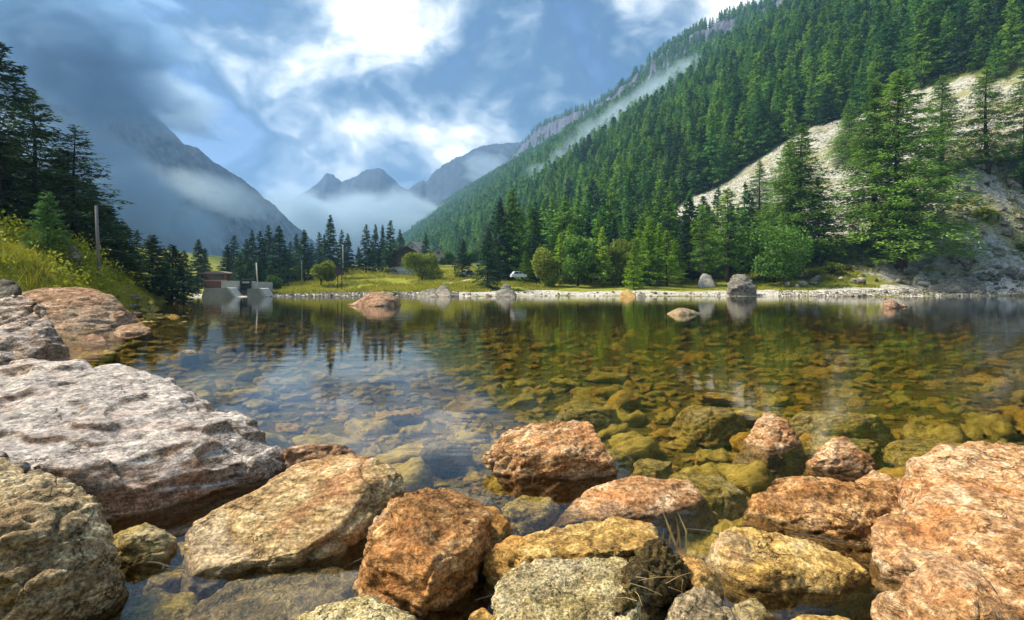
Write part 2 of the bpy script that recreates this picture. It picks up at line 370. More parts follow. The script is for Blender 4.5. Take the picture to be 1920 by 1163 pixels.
M['spruce'] = leaf_mat('spruce_needles', (.045, .15, .032), (.12, .28, .055), (.25, .42, .075), .3, .8, .15)
M['spruce_dark'] = leaf_mat('dark_spruce_needles', (.020, .060, .026), (.042, .11, .042), (.085, .17, .056), .2, .6, .3)
M['larch'] = leaf_mat('larch_needles', (.075, .17, .022), (.17, .32, .045), (.30, .48, .075), .3, .5, .25)
M['young'] = leaf_mat('young_larch_needles', (.13, .25, .018), (.27, .43, .035), (.40, .55, .06), .3, .5, .3)
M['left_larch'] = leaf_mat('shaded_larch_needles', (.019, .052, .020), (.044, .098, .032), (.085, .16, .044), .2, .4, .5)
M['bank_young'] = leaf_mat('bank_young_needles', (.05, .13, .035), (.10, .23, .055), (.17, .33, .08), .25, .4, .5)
M['leaf_olive'] = leaf_mat('olive_leaves', (.09, .13, .012), (.21, .26, .028), (.36, .40, .055), .3, .3, .6)
M['leaf_green'] = leaf_mat('green_leaves', (.035, .10, .014), (.09, .20, .026), (.20, .35, .05), .25, .4, .5)
M['leaf_cover'] = leaf_mat('cover_leaves', (.13, .17, .010), (.36, .38, .030), (.58, .52, .08), .3, .3, 1.2)
M['grass'] = leaf_mat('grass_blades', (.15, .19, .016), (.35, .34, .035), (.54, .44, .08), .3, .3, .35)

def simple_mat(name, col, rough=.8, var=.25, sc=3.0, bump=.3, dist=.02, aniso=(1, 1, 1), metal=0.0, spec=.3):
    m, n, out = new_mat(name)
    tc = n.new('ShaderNodeTexCoord').outputs['Object']
    v = n.new('ShaderNodeMapping', {0: tc, 'Scale': aniso}).outputs[0]
    a = n.noise(v, sc, 6, .65); b = n.noise(v, sc * 6, 4, .6)
    k = n.rng(n.math('ADD', n.math('MULTIPLY', a, .65), n.math('MULTIPLY', b, .35)), .3, .7, 1 - var, 1 + var)
    bs = finish(n, out, n.vmath('SCALE', (col), k) if True else None, rough, n.math('ADD', a, b), spec, dist, bump)
    bs.inputs['Metallic'].default_value = metal
    return m
M['bark'] = simple_mat('bark', (.085, .062, .045), .95, .5, 4, .8, .04, (3, 3, .6))
M['bark_dark'] = simple_mat('dark_bark', (.035, .028, .022), .95, .5, 4, .8, .04, (3, 3, .6))
M['dead_wood'] = simple_mat('dead_wood', (.09, .075, .06), .9, .5, 5, .6, .02)
M['concrete'] = simple_mat('concrete', (.40, .41, .36), .85, .35, 1.2, .4, .02)
M['concrete_pale'] = simple_mat('pale_concrete', (.54, .53, .47), .85, .25, 1.2, .4, .02)
M['concrete_dark'] = simple_mat('stained_concrete', (.30, .31, .27), .85, .35, .9, .4, .02)
M['metal_dark'] = simple_mat('dark_metal', (.045, .05, .05), .5, .3, 4, .2, .01, metal=.6)
M['wood_dark'] = simple_mat('dark_timber', (.075, .062, .060), .85, .45, 2.0, .6, .02, (6, 6, 1))
M['wood_red'] = simple_mat('red_timber', (.12, .062, .046), .85, .35, 2.0, .5, .02, (6, 6, 1))
M['wood_grey'] = simple_mat('grey_timber', (.24, .22, .20), .9, .35, 2.0, .5, .02, (4, 4, .6))
M['roof_dark'] = simple_mat('dark_roof', (.085, .085, .085), .85, .35, 1.5, .5, .03)
M['roof_stone'] = simple_mat('stone_slate_roof', (.24, .24, .23), .85, .35, 1.6, .6, .04)
M['roof_brown'] = simple_mat('brown_roof', (.20, .165, .145), .85, .3, 1.6, .5, .03)
M['plaster'] = simple_mat('white_plaster', (.70, .71, .70), .85, .12, .9, .3, .01)
M['plaster_grey'] = simple_mat('grey_plaster', (.46, .46, .40), .85, .25, 1.1, .4, .02)
M['plaster_orange'] = simple_mat('orange_plaster', (.50, .30, .17), .85, .25, 1.1, .4, .02)
M['salmon'] = simple_mat('salmon_beam', (.40, .24, .17), .8, .25, 1.1, .3, .01)
M['glass'] = simple_mat('window_glass', (.02, .025, .03), .12, .2, 1, 0, .01, spec=.6)
M['car_white'] = simple_mat('white_car_paint', (.72, .75, .78), .25, .04, 1, 0, .01, spec=.6)
M['car_blue'] = simple_mat('grey_blue_car_paint', (.22, .30, .36), .25, .04, 1, 0, .01, spec=.6)
M['tyre'] = simple_mat('tyre_rubber', (.02, .02, .02), .8, .2, 2, .1, .01)
M['rim'] = simple_mat('wheel_rim', (.45, .45, .46), .35, .1, 2, 0, .01, metal=.8)
M['lamp_red'] = simple_mat('red_lamp', (.35, .02, .02), .3, .1, 2, 0, .01)
M['lamp_clear'] = simple_mat('clear_lamp', (.7, .7, .7), .2, .1, 2, 0, .01)
M['straw'] = simple_mat('dry_straw', (.52, .36, .14), .8, .3, 8, .3, .002)
M['quartz'] = simple_mat('white_quartz', (.82, .80, .76), .6, .12, 20, .5, .005)
M['sand_path'] = simple_mat('sandy_path', (.52, .44, .30), .95, .25, 1, .4, .02)
M['foam'] = simple_mat('pale_foam', (.55, .52, .48), .7, .2, 14, .3, .004)

def water_mat():
    m, n, out = new_mat('water')
    pos = n.new('ShaderNodeNewGeometry').outputs['Position']
    a = n.noise(n.new('ShaderNodeMapping', {0: pos, 'Scale': (.7, 1.6, 1)}).outputs[0], .9, 3, .5)
    b = n.noise(n.new('ShaderNodeMapping', {0: pos, 'Scale': (.6, 1.4, 1)}).outputs[0], 5.0, 3, .5)
    h = n.math('ADD', a, n.math('MULTIPLY', b, .12))
    bp = n.new('ShaderNodeBump', {'Height': h, 'Distance': .0065, 'Strength': 1.0})
    fr = n.new('ShaderNodeFresnel', {'IOR': 1.333, 'Normal': bp.outputs[0]})
    tr = n.new('ShaderNodeBsdfTransparent', {'Color': (.95, .94, .82, 1)})
    gl = n.new('ShaderNodeBsdfGlossy', {'Color': (1, 1, 1, 1), 'Roughness': .02, 'Normal': bp.outputs[0]})
    mx = n.new('ShaderNodeMixShader', {0: fr.outputs[0], 1: tr.outputs[0], 2: gl.outputs[0]})
    va = n.new('ShaderNodeVolumeAbsorption', {'Color': (.74, .72, .36, 1), 'Density': .42})
    n.l.new(va.outputs[0], out.inputs['Volume'])
    n.l.new(mx.outputs[0], out.inputs[0]); return m
M['water'] = water_mat()
# ------------------------------------------------------------------ the land
T0, SLOPE, TMAX = 95.0, 0.75, 300.0
def tl(x, y): return (x + .348 * y) / 1.059 - T0, (y - .348 * x) / 1.059       # across / along the right-hand mountainside
def shore_y(x):
    return 84 + 3.0 * np.sin(x * .055 + 1.0) + 1.6 * np.sin(x * .19) + sstep(30, 90, x) * 6
def shore_xl(y):
    return np.interp(y, [-20, 0, 8, 15, 20, 23, 30, 40, 50, 75, 120], [-5, -8, -9.4, -14.8, -19.8, -17.2, -20.8, -27.6, -33.5, -46, -70])
def land_dist(x, y):
    dl = shore_xl(y) - x + .5 * np.sin(y * .5); df = y - shore_y(x); db = -y - .2
    return dl, df, db
def hgt(x, y):
    x = np.asarray(x, dtype=np.float64); y = np.asarray(y, dtype=np.float64)
    dl, df, db = land_dist(x, y)
    def rise(d, s, cap, s2): return np.where(d > 0, np.where(d < cap, s * d, s * cap + s2 * (d - cap)), .075 * d)
    hl = np.minimum(rise(dl, .80, 3.4, .30), 9 + .1 * dl); hf = rise(df, .10 * (.45 + .55 * sstep(-44, -26, x * 95 / np.maximum(y, 95))), 85, .03); hb = rise(db, .25, 20, .1)
    h = np.maximum(np.maximum(hl, hf), np.maximum(hb, -.70))
    t, l = tl(x, y)
    up = SLOPE * 9 * np.logaddexp(0, np.clip(t, -400, TMAX) / 9) - .35 * np.maximum(t - TMAX, 0)
    land = np.maximum(np.maximum(dl, df), db)
    h = h + np.where(df > 0, up * sstep(0, 26, df), 0)
    far = sstep(350, 900, y)
    k = sstep(0, 25, land)
    h = h + k * fbm2(x, y, 9, 4, 3) * .35 + sstep(0, 60, t) * (fbm2(x, y, 45, 5, 5) * 9 + fbm2(x, y, 12, 3, 9) * 1.2)
    h = h + np.where(land > 0, fbm2(x, y, 2.2, 3, 11) * .10 * np.minimum(land, 1), fbm2(x, y, 1.4, 3, 12) * .07)
    return np.maximum(h, -3.5)
def hz(x, y): return float(hgt(np.array([x]), np.array([y]))[0])
def scree_mask(x, y):
    t, l = tl(x, y)
    e = fbm2(x, y, 16, 4, 21) * 14
    top = np.interp(l, [60, 88, 130, 150, 165], [92, 84, 72, 44, 20])
    return sstep(-4, 6, t + e * .3) * sstep(8, -4, t - top - e) * sstep(8, -8, l - 158 - e) * sstep(-2, 4, y - shore_y(x) - 4)

NU, NR = 520, 430
uu = np.linspace(-1.6, 1.6, NU)
rr = np.concatenate([np.linspace(-14, 2, 24), 2 + np.geomspace(.12, 2500, NR - 24)])
X = (rr[:, None] + 16) * uu[None, :]; Y = np.repeat(rr[:, None], NU, 1)
Z = hgt(X, Y)
ii = np.arange(NR * NU).reshape(NR, NU)
quads = np.stack([ii[:-1, :-1], ii[:-1, 1:], ii[1:, 1:], ii[1:, :-1]], -1).reshape(-1, 4)
gme = mk_mesh('ground', np.stack([X, Y, Z], -1).reshape(-1, 3), [quads], M['ground'], smooth=True)
dl, df, db = land_dist(X, Y); T, Lg = tl(X, Y)
beach = np.where(df > 0, sstep(10.0, 6.0, df + fbm2(X, Y, 5, 3, 31) * 3), 0) + np.where((dl > 0) & (df < 0), sstep(1.2, .2, dl) * .34, 0)
scr = scree_mask(X, Y)
fst = sstep(-12, 8, T) * (1 - scr) + sstep(2, 9, dl) * .25 + sstep(75, 110, df)
cov = gme.attributes.new('cover', 'FLOAT_COLOR', 'POINT')
cov.data.foreach_set('color', np.stack([np.clip(beach, 0, 1), scr, np.clip(fst, 0, 1), np.ones_like(scr)], -1).astype(np.float32).ravel())
tag(link('ground', gme), kind='structure')

b = MB(); b.box(-140, 190, -13, 104, -3.0, 0)
tag(b.build('lake_water', M['water']), kind='structure')

# mountains behind: crest lines with a real depth each, front faces falling towards the valley
def crest_mesh(name, mat, pts, prof, seed, amp, nA=220, nB=70, rough=.35, crag=.28):
    """pts: (px, py, D) of the crest; prof: list of (run towards the valley / D, drop / D) from the crest down; the back falls away"""
    px = np.linspace(pts[0][0], pts[-1][0], nA)
    D = np.interp(px, [p[0] for p in pts], [p[2] for p in pts]); py = np.interp(px, [p[0] for p in pts], [p[1] for p in pts])
    s = np.linspace(-1, 1, nB) ; s = np.sign(s) * np.abs(s) ** 1.4
    run = np.where(s > 0, np.interp(s, np.linspace(0, 1, len(prof)), [p[0] for p in prof]), s * .5)
    drop = np.where(s > 0, np.interp(s, np.linspace(0, 1, len(prof)), [p[1] for p in prof]), -s * .4)
    Yc = D[:, None] * (1 - run[None, :]); Xc = ((px - CX) / F * D)[:, None] * np.ones((1, nB)) - 0 * run[None, :]
    Xc = ((px - CX) / F)[:, None] * (D[:, None] * (1 - run[None, :] * .75))
    Zc = (CZ + (HY - py) / F * D)[:, None] - drop[None, :] * D[:, None]
    q = np.stack([Xc.ravel(), Yc.ravel(), Zc.ravel()], 1)
    nz = fbm(q / (amp * 7), 6, seed, .55).reshape(Xc.shape); rid = 1 - np.abs(fbm(q / (amp * 4), 5, seed + 9)).reshape(Xc.shape) * 2
    k = sstep(0, .12, np.abs(s))[None, :]
    sm = fbm(q / (amp * 1.1), 4, seed + 20, .6).reshape(Xc.shape)
    Zc = Zc + amp * (nz * (.15 + .85 * k) + rid * rough * k + sm * crag); Yc = Yc + amp * nz * k * .8
    Zc = np.maximum(Zc, -3.5)
    i2 = np.arange(nA * nB).reshape(nA, nB)
    qd = np.stack([i2[:-1, :-1], i2[1:, :-1], i2[1:, 1:], i2[:-1, 1:]], -1).reshape(-1, 4)
    V = np.stack([Xc, Yc, Zc], -1)
    me = mk_mesh(name, V.reshape(-1, 3), [qd], mat, smooth=True)
    tag(link(name, me), kind='structure')
    return V, s

ridge_px = [(820, 430), (880, 385), (930, 332), (955, 300), (980, 270), (1010, 239), (1060, 218), (1100, 203), (1140, 184), (1180, 152), (1200, 133), (1240, 104), (1270, 80), (1330, 50), (1400, 24), (1450, 4), (1550, -46), (1700, -130), (2000, -300)]
def ridge_D(px): return 1.32 * 395 / (((px - CX) / F + .348) / 1.059)
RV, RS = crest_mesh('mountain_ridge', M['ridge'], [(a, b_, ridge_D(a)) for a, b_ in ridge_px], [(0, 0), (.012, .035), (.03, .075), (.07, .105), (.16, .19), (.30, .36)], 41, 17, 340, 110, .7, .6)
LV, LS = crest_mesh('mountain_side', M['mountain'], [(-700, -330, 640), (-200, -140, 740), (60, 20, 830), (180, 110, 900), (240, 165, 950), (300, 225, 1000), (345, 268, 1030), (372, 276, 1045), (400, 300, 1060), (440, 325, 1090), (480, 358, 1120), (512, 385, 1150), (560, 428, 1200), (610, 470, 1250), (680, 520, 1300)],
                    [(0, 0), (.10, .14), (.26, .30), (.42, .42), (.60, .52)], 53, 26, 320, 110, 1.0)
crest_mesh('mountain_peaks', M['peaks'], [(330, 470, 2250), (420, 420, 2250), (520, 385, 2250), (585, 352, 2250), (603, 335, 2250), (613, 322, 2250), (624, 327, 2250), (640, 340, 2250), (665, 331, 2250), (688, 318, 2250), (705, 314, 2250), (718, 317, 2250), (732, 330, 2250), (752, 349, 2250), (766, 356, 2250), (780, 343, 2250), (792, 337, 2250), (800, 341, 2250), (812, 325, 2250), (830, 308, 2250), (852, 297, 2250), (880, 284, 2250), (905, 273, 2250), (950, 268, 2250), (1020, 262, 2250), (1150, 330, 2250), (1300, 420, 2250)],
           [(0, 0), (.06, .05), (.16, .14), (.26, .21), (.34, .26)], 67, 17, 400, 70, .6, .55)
# ------------------------------------------------------------------ boulders
def hull_mesh(groups):
    bm = bmesh.new()
    for pts in groups:
        vs = [bm.verts.new(p) for p in pts]
        r = bmesh.ops.convex_hull(bm, input=vs)
        junk = [e for e in r['geom_interior'] + r['geom_unused'] if isinstance(e, bmesh.types.BMVert)]
        bmesh.ops.delete(bm, geom=list(set(junk)), context='VERTS')
    bmesh.ops.recalc_face_normals(bm, faces=bm.faces[:])
    me = bpy.data.meshes.new('tmp'); bm.to_mesh(me); bm.free(); return me

def rough_rock(groups, vox, seed, size, rot=(.4, .2, .3), lump=.05, ledge=.02, fine=.010, smooth=1, aniso=3.0, saw=1.0, chips=16):
    """hulls -> even skin of small faces -> lumps, ledges along the grain and chips"""
    me = hull_mesh(groups); o = bpy.data.objects.new('tmp', me); COL.objects.link(o)
    md = o.modifiers.new('r', 'REMESH'); md.mode = 'VOXEL'; md.voxel_size = vox
    dg = bpy.context.evaluated_depsgraph_get(); dg.update()
    em = bpy.data.meshes.new_from_object(o.evaluated_get(dg))
    bpy.data.objects.remove(o); bpy.data.meshes.remove(me)
    k = len(em.vertices); V = np.empty(k * 3, dtype=np.float32); em.vertices.foreach_get('co', V); V = V.reshape(-1, 3).astype(np.float64)
    E = np.empty(len(em.edges) * 2, dtype=np.int32); em.edges.foreach_get('vertices', E); E = E.reshape(-1, 2)
    deg = np.bincount(E.ravel(), minlength=k).astype(np.float64)[:, None]
    def lap(A):
        S = np.zeros_like(A)
        for c in range(A.shape[1]):
            S[:, c] = np.bincount(E[:, 0], A[E[:, 1], c], k) + np.bincount(E[:, 1], A[E[:, 0], c], k)
        return S / np.maximum(deg, 1)
    for _ in range(smooth): V = .5 * V + .5 * lap(V)
    rg = np.random.default_rng(seed * 7 + 1); ctr = V.mean(0)
    for _ in range(chips):                     # broken corners: flat cuts near the outline
        dd_ = rg.normal(0, 1, 3); dd_ /= np.linalg.norm(dd_); pr_ = (V - ctr) @ dd_
        ov = np.maximum(0, pr_ - (pr_.max() - rg.uniform(.015, .07) * size)); V = V - ov[:, None] * dd_ * .96
    def normals():
        em.vertices.foreach_set('co', V.astype(np.float32).ravel()); em.update()
        Nn = np.empty(k * 3, dtype=np.float32); em.vertices.foreach_get('normal', Nn); return Nn.reshape(-1, 3).astype(np.float64)
    Nr = normals()
    R = np.array(Euler(rot).to_matrix()); q = V @ R.T; q2 = q * np.array([1, 1, aniso])
    s = size; off = seed * 3.17
    d = lump * s * fbm(V / (.55 * s) + off, 4, seed)
    V = V + Nr * d[:, None]; Nr = normals()
    # blocky facets: a stepped field gives flat chips with edges
    st = fbm(q2 / (.42 * s) + off, 3, seed + 5) * 3.2; fl = np.floor(st); fr = st - fl
    d = ledge * s * .55 * (fl + sstep(.0, .18, fr))
    hh = q[:, 2] / (.16 * s) + fbm(V / (.3 * s) + off, 3, seed + 7) * 1.3; sw = hh - np.floor(hh)
    d = d + saw * ledge * s * .5 * (sw - sstep(.85, 1.0, sw)) * sstep(-.3, .3, fbm(V / (.5 * s) + 5, 2, seed + 3))
    d = d - ledge * s * 1.1 * np.maximum(0, .05 - np.abs(fbm(q / (.7 * s) + 31, 3, seed + 28))) / .05
    d = d - ledge * s * .9 * np.maximum(0, .14 - np.abs(fbm(q2 / (.5 * s) + 9, 3, seed + 8))) / .14
    V = V + Nr * d[:, None]; Nr = normals()
    d = fine * s * fbm(q2 / (.085 * s) + off, 4, seed + 13, .6) + fine * .5 * s * (1 - 2 * np.abs(vnoise(q2 / (.05 * s), seed + 17)))
    V = V + Nr * d[:, None]
    em.vertices.foreach_set('co', V.astype(np.float32).ravel())
    em.polygons.foreach_set('use_smooth', np.ones(len(em.polygons), dtype=bool)); em.update()
    return em

def boulder(name, label, mat, groups, vox=.016, seed=1, group=None, cat='rock', deep=.36, base=True, flare=1.14, feet=True, **kw):
    """groups of points: ('p',px,py,D) seen points with depth, ('w',px,py[,z]) points on the waterline"""
    gs = []; allp = []
    for g in groups:
        L = []; lows = []
        for a in g:
            if a[0] == 'p': L.append(P(*a[1:]))
            else:
                w = WL(*a[1:]); L.append(w)
                if base: lows.append((len(L), w)); L.append(Vector((w.x, w.y, w.z - deep)))
        if lows:                                # the foot spreads under water
            mx_ = sum((w for i_, w in lows), Vector()) / len(lows)
            for i_, w in lows: L[i_] = Vector((mx_.x + (w.x - mx_.x) * flare, mx_.y + (w.y - mx_.y) * flare, -deep))
        if base and feet:                       # hidden foot under the seen points
            for a, v in [(a, v) for a, v in zip(g, [P(*a[1:]) if a[0] == 'p' else None for a in g]) if v is not None]:
                L.append(Vector((v.x, v.y + .12 * max(0, v.z), min(v.z - .05, -deep * .6))))
        gs.append(L); allp += L
    A = np.array([tuple(p) for p in allp]); c = A.mean(0); c[2] = 0
    gs = [[p - Vector(c) for p in L] for L in gs]
    ext = (A.max(0) - A.min(0)); size = float(np.sort(ext)[1])
    me = rough_rock(gs, vox, seed, size, **kw)
    me.name = name; me.materials.clear(); me.materials.append(M[mat])
    o = link(name, me, None, tuple(c)); tag(o, label, cat, group)
    return o

B = boulder
B('boulder', 'huge grey slab boulder with pale flat top and brown broken front', 'rock_grey',
  [[('p', -330, 715, 5.6), ('p', 120, 704, 5.7), ('p', 225, 684, 5.5), ('p', 264, 688, 5.4), ('p', 335, 742, 4.7), ('p', 440, 798, 4.45), ('p', 536, 838, 4.45), ('p', -250, 812, 3.3), ('p', 0, 818, 3.42), ('p', 150, 806, 3.6), ('p', 300, 766, 4.1),
    ('p', 400, 850, 4.02), ('p', 180, 905, 3.42), ('w', 522, 872), ('w', 478, 902), ('w', 440, 927), ('w', 330, 952), ('w', 200, 975), ('w', -250, 980)]],
  .018, 11, rot=(.15, .25, .5), lump=.022, ledge=.026, fine=.005, smooth=2, saw=.15, aniso=1.7)
B('boulder', 'rough pale tan boulder leaning beside the huge grey slab', 'rock_pale',
  [[('p', -260, 850, 3.0), ('p', 0, 856, 2.95), ('p', 60, 876, 2.85), ('p', 182, 932, 2.72), ('p', 192, 990, 2.6), ('p', 228, 1065, 2.58), ('w', 232, 1092), ('w', 145, 1170), ('w', -160, 1180), ('p', 20, 990, 2.3), ('p', 50, 1090, 2.2), ('p', 140, 1080, 2.36), ('p', -200, 980, 2.3)]],
  .015, 12, rot=(.7, .3, .2), lump=.05, ledge=.03, fine=.012)
B('rock', 'small flat tan rock wedged in the dark gap between three boulders', 'rock_olive',
  [[('w', 203, 1042), ('w', 300, 1055), ('w', 338, 1018), ('p', 205, 1000, 3.1), ('p', 275, 979, 3.15), ('p', 325, 998, 3.05), ('p', 240, 1010, 2.9)]], .010, 13, lump=.05)
B('boulder', 'broad golden tan slab boulder tilted towards the water with dark broken end', 'rock_tan',
  [[('p', 352, 1000, 3.05), ('p', 372, 958, 3.3), ('p', 440, 912, 3.6), ('p', 540, 868, 3.85), ('p', 660, 846, 3.95), ('p', 735, 868, 3.75), ('p', 770, 905, 3.55), ('p', 692, 893, 3.48), ('p', 650, 985, 3.08), ('p', 480, 1058, 2.75),
    ('w', 350, 1040), ('w', 362, 1080), ('w', 400, 1088), ('w', 480, 1078), ('w', 640, 1038), ('w', 684, 1004), ('w', 760, 950)]],
  .014, 14, rot=(-.35, .15, .75), lump=.022, ledge=.020, fine=.008)
B('rock', 'small red brown rock peeping out behind the golden tan slab', 'rock_red',
  [[('p', 530, 842, 4.45), ('p', 570, 832, 4.5), ('p', 630, 836, 4.5), ('p', 665, 850, 4.5), ('w', 530, 875), ('w', 660, 880), ('w', 650, 850), ('w', 545, 850)]], .014, 15)
B('boulder', 'blocky orange brown boulder with pointed top standing between two slabs', 'rock_orange',
  [[('p', 768, 904, 3.15), ('p', 716, 930, 3.1), ('p', 700, 985, 2.9), ('p', 690, 1035, 2.72), ('p', 690, 1065, 2.55), ('p', 800, 1060, 2.42), ('p', 760, 960, 2.75), ('p', 880, 1030, 2.62), ('p', 916, 965, 2.95), ('p', 890, 942, 3.05), ('p', 830, 914, 3.15),
    ('w', 672, 1098), ('w', 690, 1120), ('w', 792, 1142), ('w', 862, 1102), ('w', 904, 1040), ('w', 915, 985)]],
  .012, 16, rot=(.35, -.4, .3), lump=.035, ledge=.030, fine=.010)
B('rock', 'small yellow ochre rock tucked behind the blocky orange boulder', 'rock_gold',
  [[('p', 880, 946, 3.3), ('p', 930, 952, 3.3), ('p', 960, 985, 3.2), ('w', 962, 1003), ('w', 930, 1022), ('w', 890, 1022), ('w', 900, 960)]], .011, 17)
B('boulder', 'pinkish orange boulder with undercut corner standing out in the water', 'rock_pink',
  [[('p', 886, 849, 4.35), ('p', 912, 820, 4.55), ('p', 960, 797, 4.65), ('p', 1040, 786, 4.75), ('p', 1102, 789, 4.75), ('p', 1128, 822, 4.5), ('p', 1150, 862, 4.3), ('p', 1000, 850, 4.2), ('p', 906, 868, 4.3), ('p', 935, 882, 4.24), ('w', 985, 898), ('w', 1050, 900), ('w', 1158, 890)],
   [('p', 1000, 800, 4.6), ('p', 1100, 795, 4.7), ('p', 1140, 850, 4.35), ('p', 985, 853, 4.19), ('p', 1060, 850, 4.17), ('p', 1145, 862, 4.26), ('w', 962, 898), ('w', 1050, 899), ('w', 1158, 889), ('w', 1130, 850), ('w', 990, 870)]],
  .016, 18, rot=(.2, .5, -.3), lump=.03, ledge=.026, fine=.010, base=True, deep=.3, flare=1.0, feet=False)
B('boulder', 'low rounded pink brown rock barely above the still water', 'rock_pink',
  [[('p', 1085, 930, 3.75), ('p', 1130, 900, 3.95), ('p', 1200, 891, 4.0), ('p', 1290, 896, 3.95), ('p', 1318, 926, 3.8), ('p', 1180, 940, 3.55), ('w', 1050, 967), ('w', 1150, 974), ('w', 1240, 967), ('w', 1302, 948), ('w', 1322, 935)]],
  .013, 19, lump=.03, ledge=.016, fine=.006, flare=1.5)
B('boulder', 'flat tan slab with pink top edge behind the speckled pale rock', 'rock_gold',
  [[('p', 905, 1030, 2.75), ('p', 962, 1003, 2.85), ('p', 1080, 971, 2.98), ('p', 1160, 968, 2.98), ('p', 1222, 984, 2.9), ('p', 1245, 1022, 2.7), ('p', 1100, 1040, 2.5), ('p', 985, 1040, 2.6), ('w', 900, 1062), ('w', 960, 1110), ('w', 1240, 1060)]],
  .012, 20, lump=.025, ledge=.02)
B('boulder', 'pale speckled rough rock with straw caught along its edge', 'rock_speck',
  [[('p', 985, 1050, 2.45), ('p', 1060, 1042, 2.5), ('p', 1180, 1050, 2.45), ('p', 1230, 1085, 2.3), ('p', 940, 1078, 2.35), ('p', 928, 1115, 2.2), ('p', 940, 1180, 2.05), ('p', 1190, 1190, 2.05), ('w', 925, 1150), ('w', 1210, 1160)]],
  .011, 21, lump=.03, ledge=.018, fine=.014)
B('rock', 'dark mossy crumbling rock beside the pale speckled rock', 'rock_moss',
  [[('p', 1195, 1030, 2.62), ('p', 1235, 1018, 2.65), ('p', 1272, 1042, 2.6), ('p', 1276, 1082, 2.5), ('p', 1240, 1120, 2.3), ('p', 1180, 1090, 2.25), ('p', 1150, 1180, 2.1), ('w', 1235, 1140), ('w', 1270, 1100)]],
  .010, 22, lump=.08, ledge=.04, fine=.03)
B('rock', 'rounded orange rock between the mossy rock and a dark pool', 'rock_gold',
  [[('p', 1276, 1042, 2.75), ('p', 1310, 1040, 2.75), ('p', 1345, 1075, 2.62), ('p', 1300, 1080, 2.5), ('w', 1365, 1115), ('w', 1350, 1150), ('w', 1270, 1100)]], .010, 23)
B('rock', 'pale grey pink rock rising from the shallow edge below the orange one', 'rock_pale',
  [[('p', 1262, 1100, 2.35), ('p', 1300, 1088, 2.38), ('p', 1340, 1110, 2.32), ('p', 1390, 1165, 2.2), ('p', 1240, 1170, 2.1), ('w', 1385, 1175), ('w', 1240, 1160)]], .010, 24)
B('boulder', 'long low golden rock with pale rounded back by the dark pool', 'rock_gold',
  [[('p', 1338, 1002, 2.9), ('p', 1370, 980, 3.0), ('p', 1430, 998, 2.95), ('p', 1530, 1018, 2.9), ('p', 1600, 1048, 2.8), ('p', 1642, 1078, 2.7), ('p', 1400, 1060, 2.65), ('p', 1560, 1080, 2.62), ('w', 1320, 1052), ('w', 1340, 1068), ('w', 1400, 1093), ('w', 1480, 1112), ('w', 1592, 1108), ('w', 1645, 1096)]],
  .012, 25, rot=(-.2, .3, .35), lump=.03, ledge=.018, fine=.009)
B('boulder', 'dark orange ridge backed boulder running down into the water', 'rock_orange',
  [[('p', 1408, 940, 3.55), ('p', 1460, 888, 3.75), ('p', 1500, 878, 3.75), ('p', 1560, 898, 3.6), ('p', 1640, 926, 3.5), ('p', 1720, 955, 3.4), ('p', 1560, 960, 3.2), ('w', 1392, 962), ('w', 1500, 992), ('w', 1640, 1032), ('w', 1420, 945)]],
  .013, 26, lump=.04, ledge=.03, fine=.014)
B('rock', 'small pointed pale rock in the water behind the dark orange ridge', 'rock_pink',
  [[('p', 1522, 850, 4.4), ('p', 1552, 821, 4.55), ('p', 1592, 818, 4.55), ('p', 1640, 858, 4.4), ('w', 1512, 868), ('w', 1570, 884), ('w', 1640, 884), ('w', 1600, 850)]], .012, 27)
B('rock', 'lumpy orange rock leaning against the huge pink orange boulder', 'rock_orange',
  [[('p', 1598, 900, 3.9), ('p', 1640, 874, 4.0), ('p', 1690, 890, 3.9), ('p', 1725, 935, 3.7), ('p', 1660, 940, 3.5), ('w', 1600, 935), ('w', 1700, 990)]], .013, 28, lump=.05)
B('boulder', 'huge pink orange boulder with broad sloping top and lobed foot', 'rock_pink',
  [[('p', 1692, 888, 3.7), ('p', 1730, 850, 3.85), ('p', 1762, 833, 3.9), ('p', 1800, 848, 3.85), ('p', 1862, 850, 3.8), ('p', 2150, 850, 3.7), ('p', 1730, 960, 3.05), ('p', 1800, 1040, 2.55), ('p', 2000, 1080, 2.3), ('p', 2150, 1000, 2.5), ('w', 1700, 1010), ('w', 1720, 1100), ('w', 1800, 1180), ('w', 2150, 1180)],
   [('p', 1636, 985, 2.98), ('p', 1655, 958, 3.1), ('p', 1720, 945, 3.15), ('p', 1790, 1000, 2.85), ('p', 1640, 1045, 2.78), ('p', 1750, 1060, 2.55), ('w', 1638, 1062), ('w', 1690, 1095), ('w', 1700, 960)],
   [('p', 1662, 1120, 2.28), ('p', 1700, 1075, 2.4), ('p', 1790, 1040, 2.5), ('p', 1860, 1090, 2.3), ('p', 1750, 1130, 2.1), ('p', 1900, 1180, 2.0), ('w', 1655, 1150), ('w', 1680, 1190), ('w', 1900, 1200)]],
  .016, 29, rot=(.2, .5, -.3), lump=.03, ledge=.022, fine=.009)
B('rock', 'pink pointed rock half sunk among the stones of the lake bed', 'rock_pink',
  [[('p', 1443, 769, 5.55), ('p', 1420, 795, 5.3), ('p', 1400, 820, 5.1), ('p', 1470, 790, 5.4), ('p', 1490, 820, 5.3), ('w', 1392, 832), ('w', 1440, 848), ('w', 1495, 832), ('w', 1450, 812)]], .014, 30, flare=1.7)
B('rock', 'pale cream rock at the water edge below the tan slab', 'rock_speck',
  [[('p', 550, 1150, 2.2), ('p', 620, 1125, 2.28), ('p', 700, 1116, 2.32), ('p', 745, 1128, 2.3), ('p', 775, 1165, 2.2), ('p', 560, 1190, 2.05), ('p', 760, 1190, 2.05), ('w', 545, 1165), ('w', 780, 1170)]], .010, 31)
